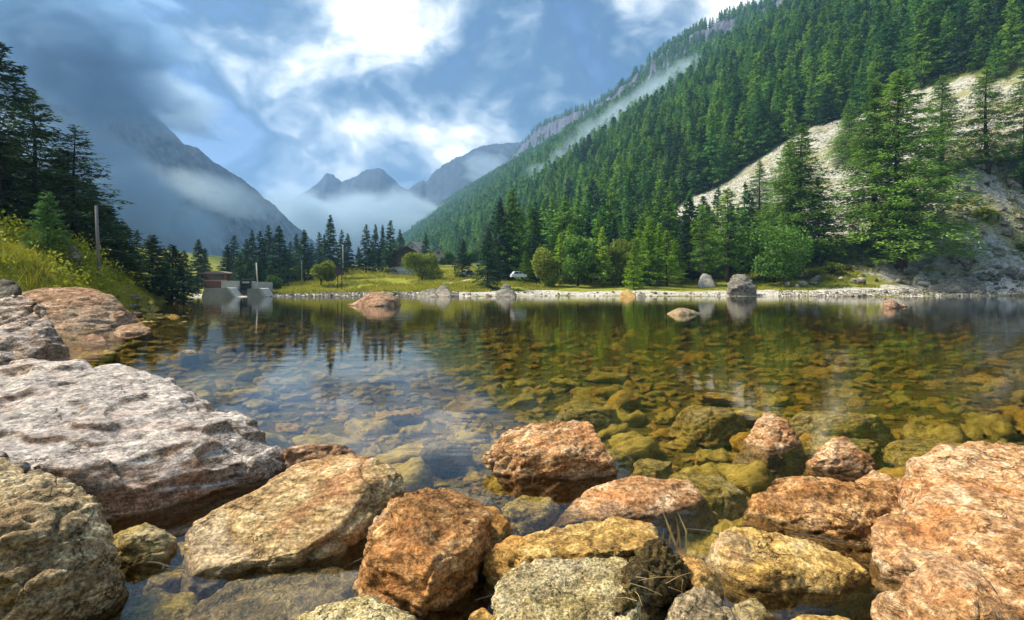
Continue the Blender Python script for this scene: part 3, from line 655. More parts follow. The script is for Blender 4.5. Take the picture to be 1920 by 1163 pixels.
B('rock', 'small ochre rock poking up beside the blocky orange boulder', 'rock_gold',
  [[('p', 880, 1150, 2.2), ('p', 905, 1140, 2.25), ('p', 935, 1165, 2.2), ('w', 880, 1165), ('w', 935, 1175), ('w', 900, 1190)]], .010, 32)
B('rock', 'small yellow rock at the edge of the dark pool', 'rock_gold',
  [[('p', 1485, 1158, 2.25), ('p', 1530, 1145, 2.3), ('p', 1580, 1150, 2.28), ('p', 1605, 1170, 2.2), ('w', 1480, 1172), ('w', 1610, 1180), ('w', 1540, 1200)]], .010, 33)
B('rock', 'small brown rock in the dark pool beside the pale grey pink one', 'rock_olive',
  [[('p', 1380, 1128, 2.4), ('p', 1410, 1115, 2.45), ('p', 1450, 1145, 2.35), ('w', 1372, 1140), ('w', 1450, 1165), ('w', 1400, 1185)]], .010, 34)
# the left bank
B('boulder', 'weathered pink grey boulder on the bank above the huge grey slab', 'rock_bank',
  [[('p', -160, 540, 9.4), ('p', 0, 556, 9.2), ('p', 52, 548, 9.4), ('p', 78, 575, 9.2), ('p', 102, 612, 9.0), ('p', 126, 650, 8.9), ('p', 60, 640, 8.4), ('p', -60, 620, 8.4), ('w', 124, 692), ('w', 60, 716), ('w', -160, 730)]],
  .035, 35, lump=.04, ledge=.03, saw=.3, aniso=1.8)
B('boulder', 'great reddish brown boulder rising out of the lake by the bushes', 'rock_red',
  [[('p', 0, 560, 21), ('p', 60, 542, 21.5), ('p', 100, 528, 22), ('p', 160, 533, 22), ('p', 208, 550, 21.5), ('p', 242, 582, 21), ('p', 130, 572, 20), ('w', 264, 608), ('w', 200, 614), ('w', 120, 618), ('w', -20, 620)]],
  .075, 36, lump=.06, ledge=.018, fine=.006, saw=.4, aniso=2.4)
B('rock', 'low reddish rock at the tip of the great reddish boulder', 'rock_red',
  [[('p', 222, 612, 19), ('p', 255, 604, 19.5), ('p', 285, 616, 18.5), ('w', 215, 628), ('w', 250, 628), ('w', 292, 620)]], .05, 37)
B('rock', 'small grey rock in the shallows under the great reddish boulder', 'rock_red',
  [[('p', 158, 632, 14.8), ('p', 175, 622, 15), ('p', 198, 632, 14.8), ('w', 152, 643), ('w', 205, 643), ('w', 178, 638)]], .035, 38)
B('rock', 'thin dark stone just breaking the open water', 'rock_far',
  [[('p', 340, 657, 12.2), ('p', 360, 655, 12.3), ('p', 371, 660, 12.2), ('w', 338, 663), ('w', 372, 663), ('w', 355, 660)]], .03, 39)
B('boulder', 'blue grey boulder half buried at the foot of the yellow bushes', 'rock_far',
  [[('p', -60, 520, 13), ('p', 0, 512, 13), ('p', 30, 520, 13), ('p', 40, 545, 12.5), ('p', -60, 560, 12.5)]], .06, 40)
# out in the lake and on the far shore
B('boulder', 'wide reddish rock island cracked across in mid lake', 'rock_red',
  [[('p', 665, 565, 43.5), ('p', 690, 549, 44), ('p', 715, 546, 44), ('p', 745, 558, 43.5), ('w', 652, 573), ('w', 700, 575), ('w', 764, 572), ('w', 700, 567)]], .16, 51, lump=.03)
B('rock', 'pale pointed flat rock lying in the lake before the bright shore', 'rock_pale',
  [[('p', 1262, 580, 28.5), ('p', 1278, 576, 28.7), ('p', 1296, 583, 28.5), ('w', 1247, 588), ('w', 1280, 592), ('w', 1320, 588), ('w', 1280, 586)]], .10, 52, lump=.03)
B('rock', 'pyramid shaped brown rock in the lake off the stony shore', 'rock_red',
  [[('p', 1652, 564, 38), ('p', 1668, 558, 38.5), ('p', 1684, 567, 38), ('w', 1645, 576), ('w', 1670, 579), ('w', 1700, 575), ('w', 1670, 572)]], .13, 53, lump=.03)
B('boulder', 'rounded pale boulder carrying a second stone on the far shore', 'rock_far',
  [[('p', 930, 545, 82), ('p', 955, 540, 83), ('p', 968, 549, 82), ('w', 932, 557), ('w', 966, 557), ('w', 950, 555.5)]], .25, 54, lump=.04)
B('rock', 'mossy upper stone perched on the rounded pale shore boulder', 'rock_far',
  [[('p', 938, 541, 84), ('p', 948, 527, 84), ('p', 960, 537, 84), ('p', 962, 545, 83), ('p', 934, 548, 83)]], .25, 55, base=False)
B('boulder', 'humped lichen boulder at the waterline before the meadow', 'rock_far',
  [[('p', 818, 538, 83), ('p', 832, 533, 84), ('p', 842, 540, 83), ('w', 815, 557), ('w', 848, 557), ('w', 830, 555)]], .28, 56, lump=.04)
B('boulder', 'long flat boulder beside the humped lichen one at the waterline', 'rock_far',
  [[('p', 786, 549, 83), ('p', 800, 543, 84), ('p', 818, 541, 84), ('w', 780, 557), ('w', 820, 557.5), ('w', 800, 555.5)]], .28, 57, lump=.04)
B('boulder', 'big square grey boulder with dark clefts on the pale beach', 'rock_far',
  [[('p', 1364, 530, 88), ('p', 1376, 514, 89), ('p', 1402, 512, 89), ('p', 1416, 530, 88), ('p', 1362, 549, 86), ('p', 1420, 549, 86), ('p', 1390, 532, 86)]], .28, 58, lump=.05, ledge=.05)
B('boulder', 'pale pointed boulder on the lawn beside a slim larch', 'rock_scree',
  [[('p', 1308, 530, 99), ('p', 1316, 508, 100), ('p', 1330, 510, 100), ('p', 1342, 530, 99), ('p', 1308, 538, 98), ('p', 1342, 537, 98)]], .3, 59, lump=.03)
B('rock', 'small orange rock standing at the edge of the pale beach', 'rock_gold',
  [[('p', 1163, 548, 82), ('p', 1176, 541, 82.5), ('p', 1190, 549, 82), ('w', 1160, 557), ('w', 1193, 557), ('w', 1176, 556)]], .22, 60)
B('rock', 'flat blue grey rock lying beside the small orange shore rock', 'rock_far',
  [[('p', 1196, 550, 82), ('p', 1206, 547, 82.5), ('w', 1193, 557), ('w', 1214, 557), ('w', 1204, 556)]], .22, 61)
B('boulder', 'broad layered grey boulder among the stones of the talus shore', 'rock_far',
  [[('p', 1742, 532, 92), ('p', 1780, 512, 95), ('p', 1832, 514, 95), ('p', 1848, 535, 92), ('p', 1740, 546, 90), ('p', 1852, 546, 90)]], .32, 62, lump=.05, ledge=.05)
B('boulder', 'leaning pale slab boulder under the great bushy larch', 'rock_scree',
  [[('p', 1706, 528, 95), ('p', 1728, 503, 96), ('p', 1738, 515, 96), ('p', 1712, 535, 94), ('p', 1736, 532, 94)]], .28, 63, lump=.04, ledge=.04)
B('boulder', 'grey rock half hidden in the bushes under the bank trees', 'rock_far',
  [[('p', 115, 462, 27), ('p', 138, 455, 27), ('p', 152, 470, 27), ('p', 150, 482, 26.5), ('p', 112, 482, 26.5)]], .12, 64)

# flat slabs just under the surface, one by one
for px, py, z, w, d_, h_, rz, mt, sd, lab in [
    (1580, 826, -.06, .86, .55, .2, .1, 'rock_olive', 71, 'bright yellow slab just under the surface beside the small pointed rock'),
    (1570, 775, -.10, 1.3, .75, .22, -.15, 'rock_olive', 72, 'long amber slab under water behind the bright yellow one'),
    (1225, 865, -.05, .42, .36, .2, .3, 'rock_olive', 73, 'olive dome shaped stone under water beside the undercut boulder'),
    (520, 1110, -.03, .95, .62, .16, .5, 'rock_pale', 74, 'wide grey slab lying in a film of water below the tan slab'),
    (270, 1140, -.05, .60, .42, .2, .2, 'rock_olive', 75, 'yellow green slab under water beside the rough tan boulder'),
    (870, 930, -.05, .62, .48, .14, -.4, 'rock_pale', 76, 'pale flat slab under water before the undercut boulder'),
    (1000, 940, -.07, .50, .32, .16, .2, 'rock_olive', 77, 'amber stone under water at the foot of the undercut boulder'),
    (1330, 770, -.12, 1.1, .8, .22, .4, 'rock_olive', 78, 'broad dark gold slab under water beyond the half sunk pink rock'),
    (1130, 850, -.10, .70, .5, .2, .1, 'rock_olive', 79, 'brown slab under water on the far side of the undercut boulder'),
    (1100, 760, -.14, 1.0, .7, .22, -.2, 'rock_olive', 80, 'rusty gold slab under water behind the undercut boulder'),
    (1320, 900, -.06, .75, .45, .18, -.5, 'rock_olive', 81, 'long olive slab under water between pink brown rock and orange ridge'),
    (1745, 830, -.10, 1.0, .6, .2, .2, 'rock_olive', 82, 'dark brown slab under water behind the huge pink orange boulder'),
    (330, 1065, -.06, .34, .30, .2, .9, 'rock_olive', 83, 'mossy stone under water in the gap beside the tan slab'),
    (835, 830, -.10, .62, .30, .12, .7, 'rock_pale', 84, 'narrow pale slab lying on the lake bed under the cloud reflection'),
    ]:
    r_ = random.Random(sd); L = []
    k = 9
    for i in range(k):
        a = 2 * math.pi * i / k + r_.uniform(-.2, .2); f_ = r_.uniform(.8, 1.08)
        L.append(Vector((math.cos(a) * w / 2 * f_, math.sin(a) * d_ / 2 * f_, -h_ * r_.uniform(.35, .8))))
        L.append(Vector((math.cos(a) * w / 2 * f_ * .78, math.sin(a) * d_ / 2 * f_ * .78, r_.uniform(-.02, 0))))
        L.append(Vector((math.cos(a) * w / 2 * f_ * 1.15, math.sin(a) * d_ / 2 * f_ * 1.15, -h_ - .12)))
    me = rough_rock([L], .016, sd, min(w, d_), lump=.04, ledge=.03, fine=.012); me.materials.clear(); me.materials.append(M[mt])
    tag(link('submerged_slab', me, None, WL(px, py, z), (0, 0, rz)), lab, 'stone')

# prototype stones shared by the many
def stone_mesh(seed, flat=.35, vox=.10, lump=.06, ledge=.05, mat='bed_stone', fine=.015, npt=16):
    r_ = random.Random(seed); L = []
    for i in range(npt):
        v = Vector((r_.gauss(0, 1), r_.gauss(0, 1), r_.gauss(0, 1))).normalized()
        L.append(Vector((v.x * .5, v.y * r_.uniform(.26, .4), v.z * .5 * flat)))
    me = rough_rock([L], vox, seed, .8, lump=lump, ledge=ledge, fine=fine, smooth=2); me.materials.clear(); me.materials.append(M[mat]); return me
bed_protos = [stone_mesh(100 + i, [.20, .28, .36, .24][i % 4], .040, .04, .06, npt=11) for i in range(8)]
rng = np.random.default_rng(5)
def bed_points(kk, y0, y1, smin, smax, occ, gap):
    out = []
    tries = 0
    while len(out) < kk and tries < kk * 60:
        tries += 1
        y = y0 * (y1 / y0) ** rng.random(); u = rng.uniform(-1.0, 1.02); x = u * y
        s = rng.uniform(smin, smax)
        if float(shore_xl(np.array(y))) - x > -.6: continue
        if any((x - a) ** 2 + ((y - b_) * 1.5) ** 2 < (gap * (s + c)) ** 2 for a, b_, c in occ): continue
        occ.append((x, y, s)); out.append((x, y, s))
    return out
occ = []
big = bed_points(110, 4.2, 22, .8, 1.5, occ, .33) + bed_points(190, 3.0, 16, .38, .75, occ, .33)
for i, (x, y, s) in enumerate(big):
    o = link('submerged_stone', bed_protos[i % 8], None, (x, y, hz(x, y) + .05 * s), (rng.uniform(-.12, .12), rng.uniform(-.12, .12), rng.normal(.1, .5) + (math.pi if i % 2 else 0)), (s, s * rng.uniform(.8, 1.1), s * rng.uniform(.8, 1.2)))
    tag(o, 'olive brown stone lying on the lake bed under clear water', 'stone', 'stones on the lake bed')
kk = 5200
y = 2.2 * (40 / 2.2) ** rng.random(kk); x = rng.uniform(-1.15, 1.15, kk) * y
ok = (shore_xl(y) - x < -.1) & (y < 45); x, y = x[ok], y[ok]
s = rng.uniform(.12, .38, len(x)) * np.clip(y / 7, .7, 3.0)
scatter('lake_bed_cobbles', np.stack([x, y, hgt(x, y) + .01], 1), np.stack([rng.normal(0, .15, len(x)), rng.normal(0, .15, len(x)), rng.uniform(0, 6.28, len(x))], 1), np.stack([s, s, s], 1), rng.integers(0, 8, len(x)), bed_protos)
bpy.data.objects['lake_bed_cobbles']['label'] = 'small olive cobbles covering the lake bed'

kk = 4200
y = 1.9 * (7 / 1.9) ** rng.random(kk); x = rng.uniform(-1.1, 1.1, kk) * y; s = rng.uniform(.03, .13, kk)
scatter('lake_bed_pebbles', np.stack([x, y, hgt(x, y) + .012], 1), np.stack([rng.normal(0, .2, kk), rng.normal(0, .2, kk), rng.uniform(0, 6.28, kk)], 1), np.stack([s, s, s * 1.3], 1), rng.integers(0, 8, kk), bed_protos)
bpy.data.objects['lake_bed_pebbles']['label'] = 'small pebbles in the gaps between the near boulders'
# stones of the shore, talus and scree
shore_protos = [stone_mesh(200 + i, .7, .10, .06, .05, 'rock_far') for i in range(6)]
scree_protos = [stone_mesh(220 + i, .65, .16, .06, .04, 'rock_scree') for i in range(5)]
tan_protos = [stone_mesh(240 + i, .6, .10, .06, .05, 'rock_red') for i in range(3)]
kk = 150
u_ = rng.uniform(-.46, .98, kk); dd = rng.uniform(-1.5, 5.0, kk)
for i in range(kk):
    y = 88.0; x = u_[i] * y; y = float(shore_y(np.array(x))) + dd[i]; x = u_[i] * y
    s = rng.uniform(.45, 1.0) * (1.5 if rng.random() < .15 else 1) * (1.4 if u_[i] > .55 else (.7 if u_[i] > 0 else 1))
    tag(link('shore_stone', shore_protos[i % 6], None, (x, y, max(hz(x, y), -.15) + .1 * s), (0, rng.uniform(-.2, .2), rng.uniform(0, 6.28)), (s * 1.2, s, s)),
        'pale stone lying on the gravel of the far shore', 'stone', 'stones on the far shore')
kk = 9000
u_ = rng.uniform(-.47, 1.0, kk); df_ = rng.uniform(-1.2, 6.5, kk); x = u_ * 90; y = shore_y(x) + df_; x = u_ * y
s = rng.uniform(.10, .34, kk) * np.where(u_ < -.1, 1.25, np.where(u_ < .5, .45, 1))
scatter('shore_gravel', np.stack([x, y, hgt(x, y) + .03], 1), np.stack([x * 0, x * 0, rng.uniform(0, 6.28, kk)], 1), np.stack([s, s, s], 1), rng.integers(0, 6, kk), shore_protos)
bpy.data.objects['shore_gravel']['label'] = 'pale gravel strewn along the far shore'
for i in range(90):
    y = 11 * (70 / 11) ** rng.random(); x = float(shore_xl(np.array(y))) - rng.uniform(-.5, .9)
    s = rng.uniform(.25, .8) * (1 + y / 60)
    tag(link('bank_stone', shore_protos[i % 6] if i % 2 else tan_protos[i % 3], None, (x, y, max(hz(x, y), -.1) + .08 * s), (0, rng.uniform(-.2, .2), rng.uniform(0, 6.28)), (s * 1.3, s, s * .7)),
        'stone at the water edge under the grassy bank', 'stone', 'stones along the grassy bank')
# talus at the foot of the slope
cnt = 0
while cnt < 260:
    u = rng.uniform(.50, 1.0); yy = rng.uniform(93, 118); x = u * yy
    if u < .72 and rng.random() < .72: continue
    s = rng.uniform(.8, 2.4) * (1.6 if rng.random() < .15 else 1)
    tag(link('talus_stone', shore_protos[cnt % 6] if cnt % 3 else scree_protos[cnt % 5], None, (x, yy, hz(x, yy) + .24 * s), (rng.uniform(-.3, .3), rng.uniform(-.3, .3), rng.uniform(0, 6.28)), (s * 1.2, s, s)),
        'grey block among the stones at the foot of the scree', 'stone', 'blocks at the foot of the scree'); cnt += 1
kk = 60000
x = rng.uniform(40, 190, kk); y = rng.uniform(88, 260, kk)
ok = rng.random(kk) < scree_mask(x, y) * 1.2 * (1 - .5 * sstep(.1, .3, fbm2(x, y, 10, 3, 77))); ok &= np.abs(x / y) < 1.05
x, y = x[ok], y[ok]; s = rng.uniform(.3, .85, len(x))
scatter('scree_stones', np.stack([x, y, hgt(x, y) + .05], 1), np.stack([rng.normal(0, .3, len(x)), rng.normal(0, .3, len(x)), rng.uniform(0, 6.28, len(x))], 1), np.stack([s, s, s], 1), rng.integers(0, 5, len(x)), scree_protos)
bpy.data.objects['scree_stones']['label'] = 'pale broken stones of the scree below the forest'
# ------------------------------------------------------------------ trees
def conifer(seed, H=20.0, base=.08, rad=.19, whorl=.5, nb=6, up=.10, droop=.28, dens=10.0, tlen=.42, twid=.13, ragged=.3, power=.85, lat=.30, hang=.15, leaf='spruce', bark='bark', lean=.01, limbs=True):
    """returns (trunk mesh, crown mesh), one metre tall; scale it to the height wanted"""
    r = np.random.default_rng(seed)
    zs = []; z = base * H
    while z < H * .985:
        zs.append(z); z += whorl * r.uniform(.75, 1.25) * (1 - .45 * z / H)
    zs = np.array(zs); z0 = np.repeat(zs, nb) + r.normal(0, whorl * .3, len(zs) * nb); az = r.uniform(0, 2 * np.pi, len(z0))
    tn = np.clip((z0 / H - base) / (1 - base), 0, 1)
    gapn = 1 + .28 * np.sin(tn * r.uniform(16, 24) + r.uniform(0, 6)) * (1 - tn) * .7
    L = rad * H * (1 - tn) ** power * np.minimum(1, .55 + tn * 3.5) * r.uniform(1 - ragged, 1 + ragged * .6, len(z0)) * gapn + .02 * H * (1 - tn) + .12
    keep = r.random(len(z0)) > .10 + .25 * (tn < .12); z0, az, L, tn = z0[keep], az[keep], L[keep], tn[keep]
    upb = up + .35 * tn ** 2; drp = droop * (1 - .6 * tn)
    cnt = np.maximum(4, (dens * L * r.uniform(.7, 1.2, len(L))).astype(int)); bi = np.repeat(np.arange(len(L)), cnt); m = len(bi)
    s = r.random(m) ** .75 * .93 + .07
    Lb = L[bi]; ca, sa = np.cos(az[bi]), np.sin(az[bi])
    la = r.uniform(-1, 1, m) * lat * Lb * (1.15 - s) * np.minimum(1, s * 3)
    rr_ = Lb * s; zz_ = z0[bi] + upb[bi] * rr_ - drp[bi] * rr_ * s - np.abs(la) * .18 + r.normal(0, .04, m) * Lb - r.random(m) * hang * Lb * .35
    c = np.stack([ca * rr_ - sa * la, sa * rr_ + ca * la, zz_], 1)
    dv = np.stack([ca * .75 - sa * np.sign(la) * .8 * (1 - s * .6), sa * .75 + ca * np.sign(la) * .8 * (1 - s * .6), (.15 - hang) + r.normal(0, .3, m)], 1) + r.normal(0, .25, (m, 3))
    dv /= np.linalg.norm(dv, axis=1)[:, None]
    nv = r.normal(0, 1, (m, 3)) + np.array([0, 0, .9]); wv = np.cross(dv, nv); wv /= np.linalg.norm(wv, axis=1)[:, None] + 1e-6
    ln = tlen * r.uniform(.6, 1.35, m)[:, None] * (1 - .35 * tn[bi])[:, None]; wd = twid * r.uniform(.6, 1.3, m)[:, None]
    V = np.stack([c - wv * wd - dv * ln * .3, c + wv * wd - dv * ln * .3, c + dv * ln * .85], 1).reshape(-1, 3)
    lx = lean * H * np.sin(V[:, 2] / H * 3) * r.choice([-1, 1]); V[:, 0] += lx
    crown = mk_mesh('crown', V / H, [np.arange(m * 3).reshape(-1, 3)], M[leaf])
    # trunk and limbs
    b = MB(); pts = [Vector((0, 0, -.02 * H))]; rad_ = []
    tr = .0125 * H
    zz2 = np.linspace(-.02, .985, 9)
    sgn = 1 if lx.size and lx[np.argmax(np.abs(lx))] > 0 else -1
    pts = [(abs(lean) * H * math.sin(max(0, q) * 3) * sgn, 0, q * H) for q in zz2]
    b.tube(pts, [tr * (1.35 if q < .01 else 1) * (1 - .93 * max(0, q)) for q in zz2], 6)
    if limbs:
        for i in range(0, len(L), 2 if limbs == 2 else 1):
            q = z0[i] / H; x0 = abs(lean) * H * math.sin(q * 3) * sgn
            p0 = Vector((x0, 0, z0[i])); d = Vector((math.cos(az[i]), math.sin(az[i]), 0))
            p1 = p0 + d * L[i] * .5 + Vector((0, 0, (upb[i] * .5 - drp[i] * .25) * L[i])); p2 = p0 + d * L[i] * .95 + Vector((0, 0, (upb[i] - drp[i]) * .95 * L[i]))
            b.tube([p0, p1, p2], [.0022 * H * (1 - .6 * q), .0014 * H, .0006 * H], 3)
    tm = b.mesh('trunk', M[bark], True)
    tm.transform(Matrix.Scale(1 / H, 4))
    return tm, crown

def broadleaf(seed, lobes=9, leaf='leaf_olive', nleaf=7000, ls=.035, wide=.5, low=.12, bark='bark_dark'):
    """round tree or bush one metre tall"""
    r = np.random.default_rng(seed); C = []; Rr = []
    for i in range(lobes):
        a = r.uniform(0, 6.28); q = math.sqrt(r.random()) * wide * .62; z = r.uniform(low + .12, .80) ; rr_ = r.uniform(.14, .24)
        f = math.sqrt(max(.08, 1 - ((z - .45) / .55) ** 2)); C.append((math.cos(a) * q * f, math.sin(a) * q * f, z)); Rr.append(rr_ * (.7 + wide * .6))
    C = np.array(C); Rr = np.array(Rr)
    li = r.integers(0, lobes, nleaf); d = r.normal(0, 1, (nleaf, 3)); d /= np.linalg.norm(d, axis=1)[:, None]
    rad = Rr[li] * (.45 + .6 * r.random(nleaf) ** .5) * (1 + .22 * fbm(d * 2.3 + li[:, None] * 5, 2, seed))
    c = C[li] + d * rad[:, None]; c = c[c[:, 2] > low * .4]; m = len(c)
    dv = r.normal(0, 1, (m, 3)); dv[:, 2] -= .3; dv /= np.linalg.norm(dv, axis=1)[:, None]; nv = r.normal(0, 1, (m, 3)); wv = np.cross(dv, nv); wv /= np.linalg.norm(wv, axis=1)[:, None]
    ln = ls * r.uniform(.6, 1.4, m)[:, None]
    V = np.stack([c - dv * ln, c + wv * ln * .6, c + dv * ln, c - wv * ln * .6], 1).reshape(-1, 3)
    top = V[:, 2].max(); V /= top
    crown = mk_mesh('crown', V, [np.arange(m * 4).reshape(-1, 4)], M[leaf])
    b = MB(); b.tube([(0, 0, -.03), (.01, 0, low + .1), (0, .02, .5)], [.026, .02, .012], 7)
    for i in range(lobes):
        p = Vector(C[i]) / top; st = Vector((0, 0, min(low + .05 + .25 * r.random(), p.z)))
        b.tube([st, (st + p) / 2 + Vector((0, 0, -.02)), p], [.012, .008, .003], 4)
    return b.mesh('trunk', M[bark], True), crown

def joined(tm, cm, name):             # trunk and crown in one mesh for trees too small to show their parts
    bm = bmesh.new(); bm.from_mesh(tm); k = len(bm.faces); bm.from_mesh(cm)
    bm.faces.ensure_lookup_table()
    for i in range(k, len(bm.faces)): bm.faces[i].material_index = 1
    me = bpy.data.meshes.new(name); bm.to_mesh(me); bm.free(); me.materials.append(tm.materials[0]); me.materials.append(cm.materials[0]); return me

KIT = {
 'larch_a': conifer(1, 23, .05, .185, .42, 8, .06, .22, 24, .30, .055, .35, .75, .36, .35, 'larch'),
 'larch_b': conifer(2, 22, .06, .16, .46, 7, .05, .22, 24, .30, .055, .40, .8, .36, .35, 'larch'),
 'larch_c': conifer(3, 22, .12, .13, .52, 7, .04, .24, 22, .30, .055, .45, .7, .36, .40, 'larch'),
 'larch_slim': conifer(4, 15, .22, .13, .50, 6, .06, .18, 16, .32, .075, .40, .6, .36, .35, 'larch'),
 'spruce_a': conifer(11, 18, .05, .17, .50, 7, .10, .30, 14, .46, .13, .28, .85, .30, .15, 'spruce_dark'),
 'spruce_b': conifer(12, 18, .08, .15, .55, 7, .08, .34, 14, .46, .13, .35, .80, .30, .18, 'spruce_dark'),
 'spruce_c': conifer(13, 18, .04, .20, .50, 7, .12, .30, 13, .46, .13, .30, .75, .30, .12, 'spruce_dark'),
 'young_a': conifer(21, 9, .05, .21, .34, 7, .14, .18, 26, .26, .075, .30, .85, .34, .12, 'young'),
 'young_b': conifer(22, 9, .10, .17, .36, 7, .12, .18, 26, .26, .075, .35, .80, .34, .15, 'young'),
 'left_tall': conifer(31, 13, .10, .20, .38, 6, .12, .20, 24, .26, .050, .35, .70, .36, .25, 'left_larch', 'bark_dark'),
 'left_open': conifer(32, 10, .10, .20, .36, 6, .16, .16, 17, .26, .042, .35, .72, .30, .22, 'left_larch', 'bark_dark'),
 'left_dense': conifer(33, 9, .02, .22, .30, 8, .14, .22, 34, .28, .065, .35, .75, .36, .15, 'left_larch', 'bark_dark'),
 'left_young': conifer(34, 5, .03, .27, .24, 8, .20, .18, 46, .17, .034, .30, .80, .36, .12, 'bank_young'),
 'bush_olive': broadleaf(41, 16, 'leaf_olive', 9000, .026, .85, .02),
 'bush_green': broadleaf(42, 18, 'leaf_green', 10000, .022, .80, .02),
 'tree_olive': broadleaf(43, 11, 'leaf_olive', 8000, .026, .45, .10),
 'tree_green': broadleaf(44, 13, 'leaf_green', 9000, .026, .55, .10),
 'shrub_olive': broadleaf(45, 8, 'leaf_olive', 3000, .05, .65, .05),
 'shrub_green': broadleaf(46, 8, 'leaf_green', 3000, .05, .65, .05),
}
trng = np.random.default_rng(17)
WF = {'spruce_a': 1.35, 'spruce_b': 1.35, 'spruce_c': 1.25, 'left_tall': 1.45, 'left_open': 1.4, 'left_dense': 1.5, 'larch_a': 1.7, 'larch_b': 1.55, 'larch_c': 1.35, 'larch_slim': 1.25, 'young_a': 1.2, 'young_b': 1.25}
def tree(kind, px, D, top, label, group=None, name='conifer_tree', wide=1.0, cat='tree'):
    """stands on the ground D metres ahead; top = row of the photograph its tip reaches"""
    x = (px - CX) / F * D; z = hz(x, D) - .1
    H = CZ + (HY - top) / F * D - z
    if kind in WF: wide = wide * WF[kind]
    o = thing(name, (x, D, z), label, cat, group, (0, 0, trng.uniform(0, 6.28)), (H * wide, H * wide, H))
    tm, cm = KIT[kind]
    link('trunk', tm, o); link('crown', cm, o)
    return o
# the larches on the stony right shore
for a in [('larch_a', 1690, 100, 128, 'great bushy light green larch at the foot of the scree', 1.12), ('larch_b', 1640, 104, 150, 'tall larch pressed close against the great bushy larch', 1.1), ('larch_b', 1768, 112, 140, 'tall dark larch standing just behind the great bushy larch', 1.15),
          ('larch_c', 1852, 110, 118, 'slender open larch with bare visible stem before the upper scree', 1.25), ('larch_c', 1925, 108, 120, 'open larch on the talus beyond the slender one with bare stem', 1.3),
          ('larch_b', 1505, 108, 228, 'tall narrow larch growing behind the round dark green bush', 1.15), ('larch_a', 1478, 112, 262, 'shorter larch beside the tall narrow one by the round bush', 1.05),
          ('larch_a', 1592, 150, 192, 'small dense larch alone in the middle of the scree', 1.1), ('larch_slim', 1364, 105, 352, 'slim larch with bare lower stem before the scree edge', 1.35), ('larch_slim', 1316, 101, 392, 'thin wispy larch beside the pale pointed boulder', 1.1),
          ('larch_b', 1425, 138, 300, 'mid sized larch at the forest edge above the round bush', 1.1)]:
    tree(a[0], a[1], a[2], a[3], a[4], None, 'larch_tree', a[5])
tree('bush_green', 1452, 100, 408, 'big round dark green bush at the foot of the tall narrow larch', None, 'round_bush', 1.12, 'bush')
# trees along the lawn
for a in [('tree_olive', 1030, 103, 462, 'small round olive tree at the edge of the lawn', 'leafy_tree', 1.0), ('tree_green', 1083, 104, 440, 'broad dark leafy tree beside the small round olive tree', 'leafy_tree', 1.05),
          ('tree_olive', 1165, 102, 444, 'rounded yellow green tree among the young larches', 'leafy_tree', .95), ('young_b', 1130, 101, 425, 'slim bright green young larch beside the broad leafy tree', 'larch_tree', .9),
          ('spruce_b', 1152, 106, 408, 'narrow dark spruce behind the slim bright larch', 'spruce_tree', .8), ('young_a', 1188, 96, 458, 'low bright young spruce nearest the beach on the lawn', 'spruce_tree', 1.0),
          ('young_a', 1218, 100, 410, 'tall bright green young larch over the lawn', 'larch_tree', 1.0), ('young_b', 1250, 99, 432, 'young green larch with clear stem on the lawn', 'larch_tree', 1.15), ('spruce_a', 1284, 108, 398, 'dark spruce standing behind the clear stemmed young larch', 'spruce_tree', .95),
          ('young_b', 1108, 110, 452, 'pale green young larch squeezed behind the broad leafy tree', 'larch_tree', 1.0),
          ('spruce_c', 915, 96, 428, 'dark spruce standing alone on the meadow by the white car', 'spruce_tree', 1.0), ('spruce_c', 868, 118, 448, 'broad dark spruce standing by the sandy path', 'spruce_tree', 1.05),
          ('spruce_a', 965, 118, 440, 'dark spruce at the forest edge behind the white car', 'spruce_tree', 1.0), ('spruce_b', 998, 112, 448, 'narrow spruce between the car and the round olive tree', 'spruce_tree', 1.0),
          ('spruce_c', 798, 165, 438, 'dark spruce between the two mountain houses', 'spruce_tree', .9)]:
    tree(a[0], a[1], a[2], a[3], a[4], None, a[5], a[6])
tree('bush_olive', 791, 112, 470, 'big round olive bush in front of the timber chalet', None, 'round_bush', 1.0, 'bush')
tree('shrub_olive', 602, 100, 486, 'small leafy shrub tree beside the notice board', None, 'leafy_tree', 1.1)
tree('shrub_green', 511, 95, 514, 'small bright shrub by the white pole', None, 'shrub', 1.0, 'bush')
for i, (px, D, top, w) in enumerate([(1050, 109, 436, 1.0), (1068, 112, 420, .9), (1203, 107, 400, 1.0), (1236, 105, 418, 1.0), (1266, 103, 446, 1.1), (1120, 113, 410, .9), (1335, 110, 420, 1.0), (1300, 112, 412, 1.0), (985, 110, 470, 1.1)]):
    tree(['young_a', 'young_b'][i % 2], px, D, top, 'bright green young larch in the thicket behind the lawn', 'young larches behind the lawn', 'larch_tree', w)
for px, D, top, w in [(1560, 99, 490, 1.3), (1590, 100, 497, 1.2), (1630, 101, 492, 1.3), (1530, 98, 500, 1.2), (1760, 104, 492, 1.3), (1800, 106, 480, 1.2), (1850, 108, 468, 1.2), (1890, 108, 476, 1.3), (1905, 102, 508, 1.2)]:
    tree('shrub_olive', px, D, top, 'low olive shrub growing between the stones under the larches', 'shrubs between the talus stones', 'shrub', w, 'bush')
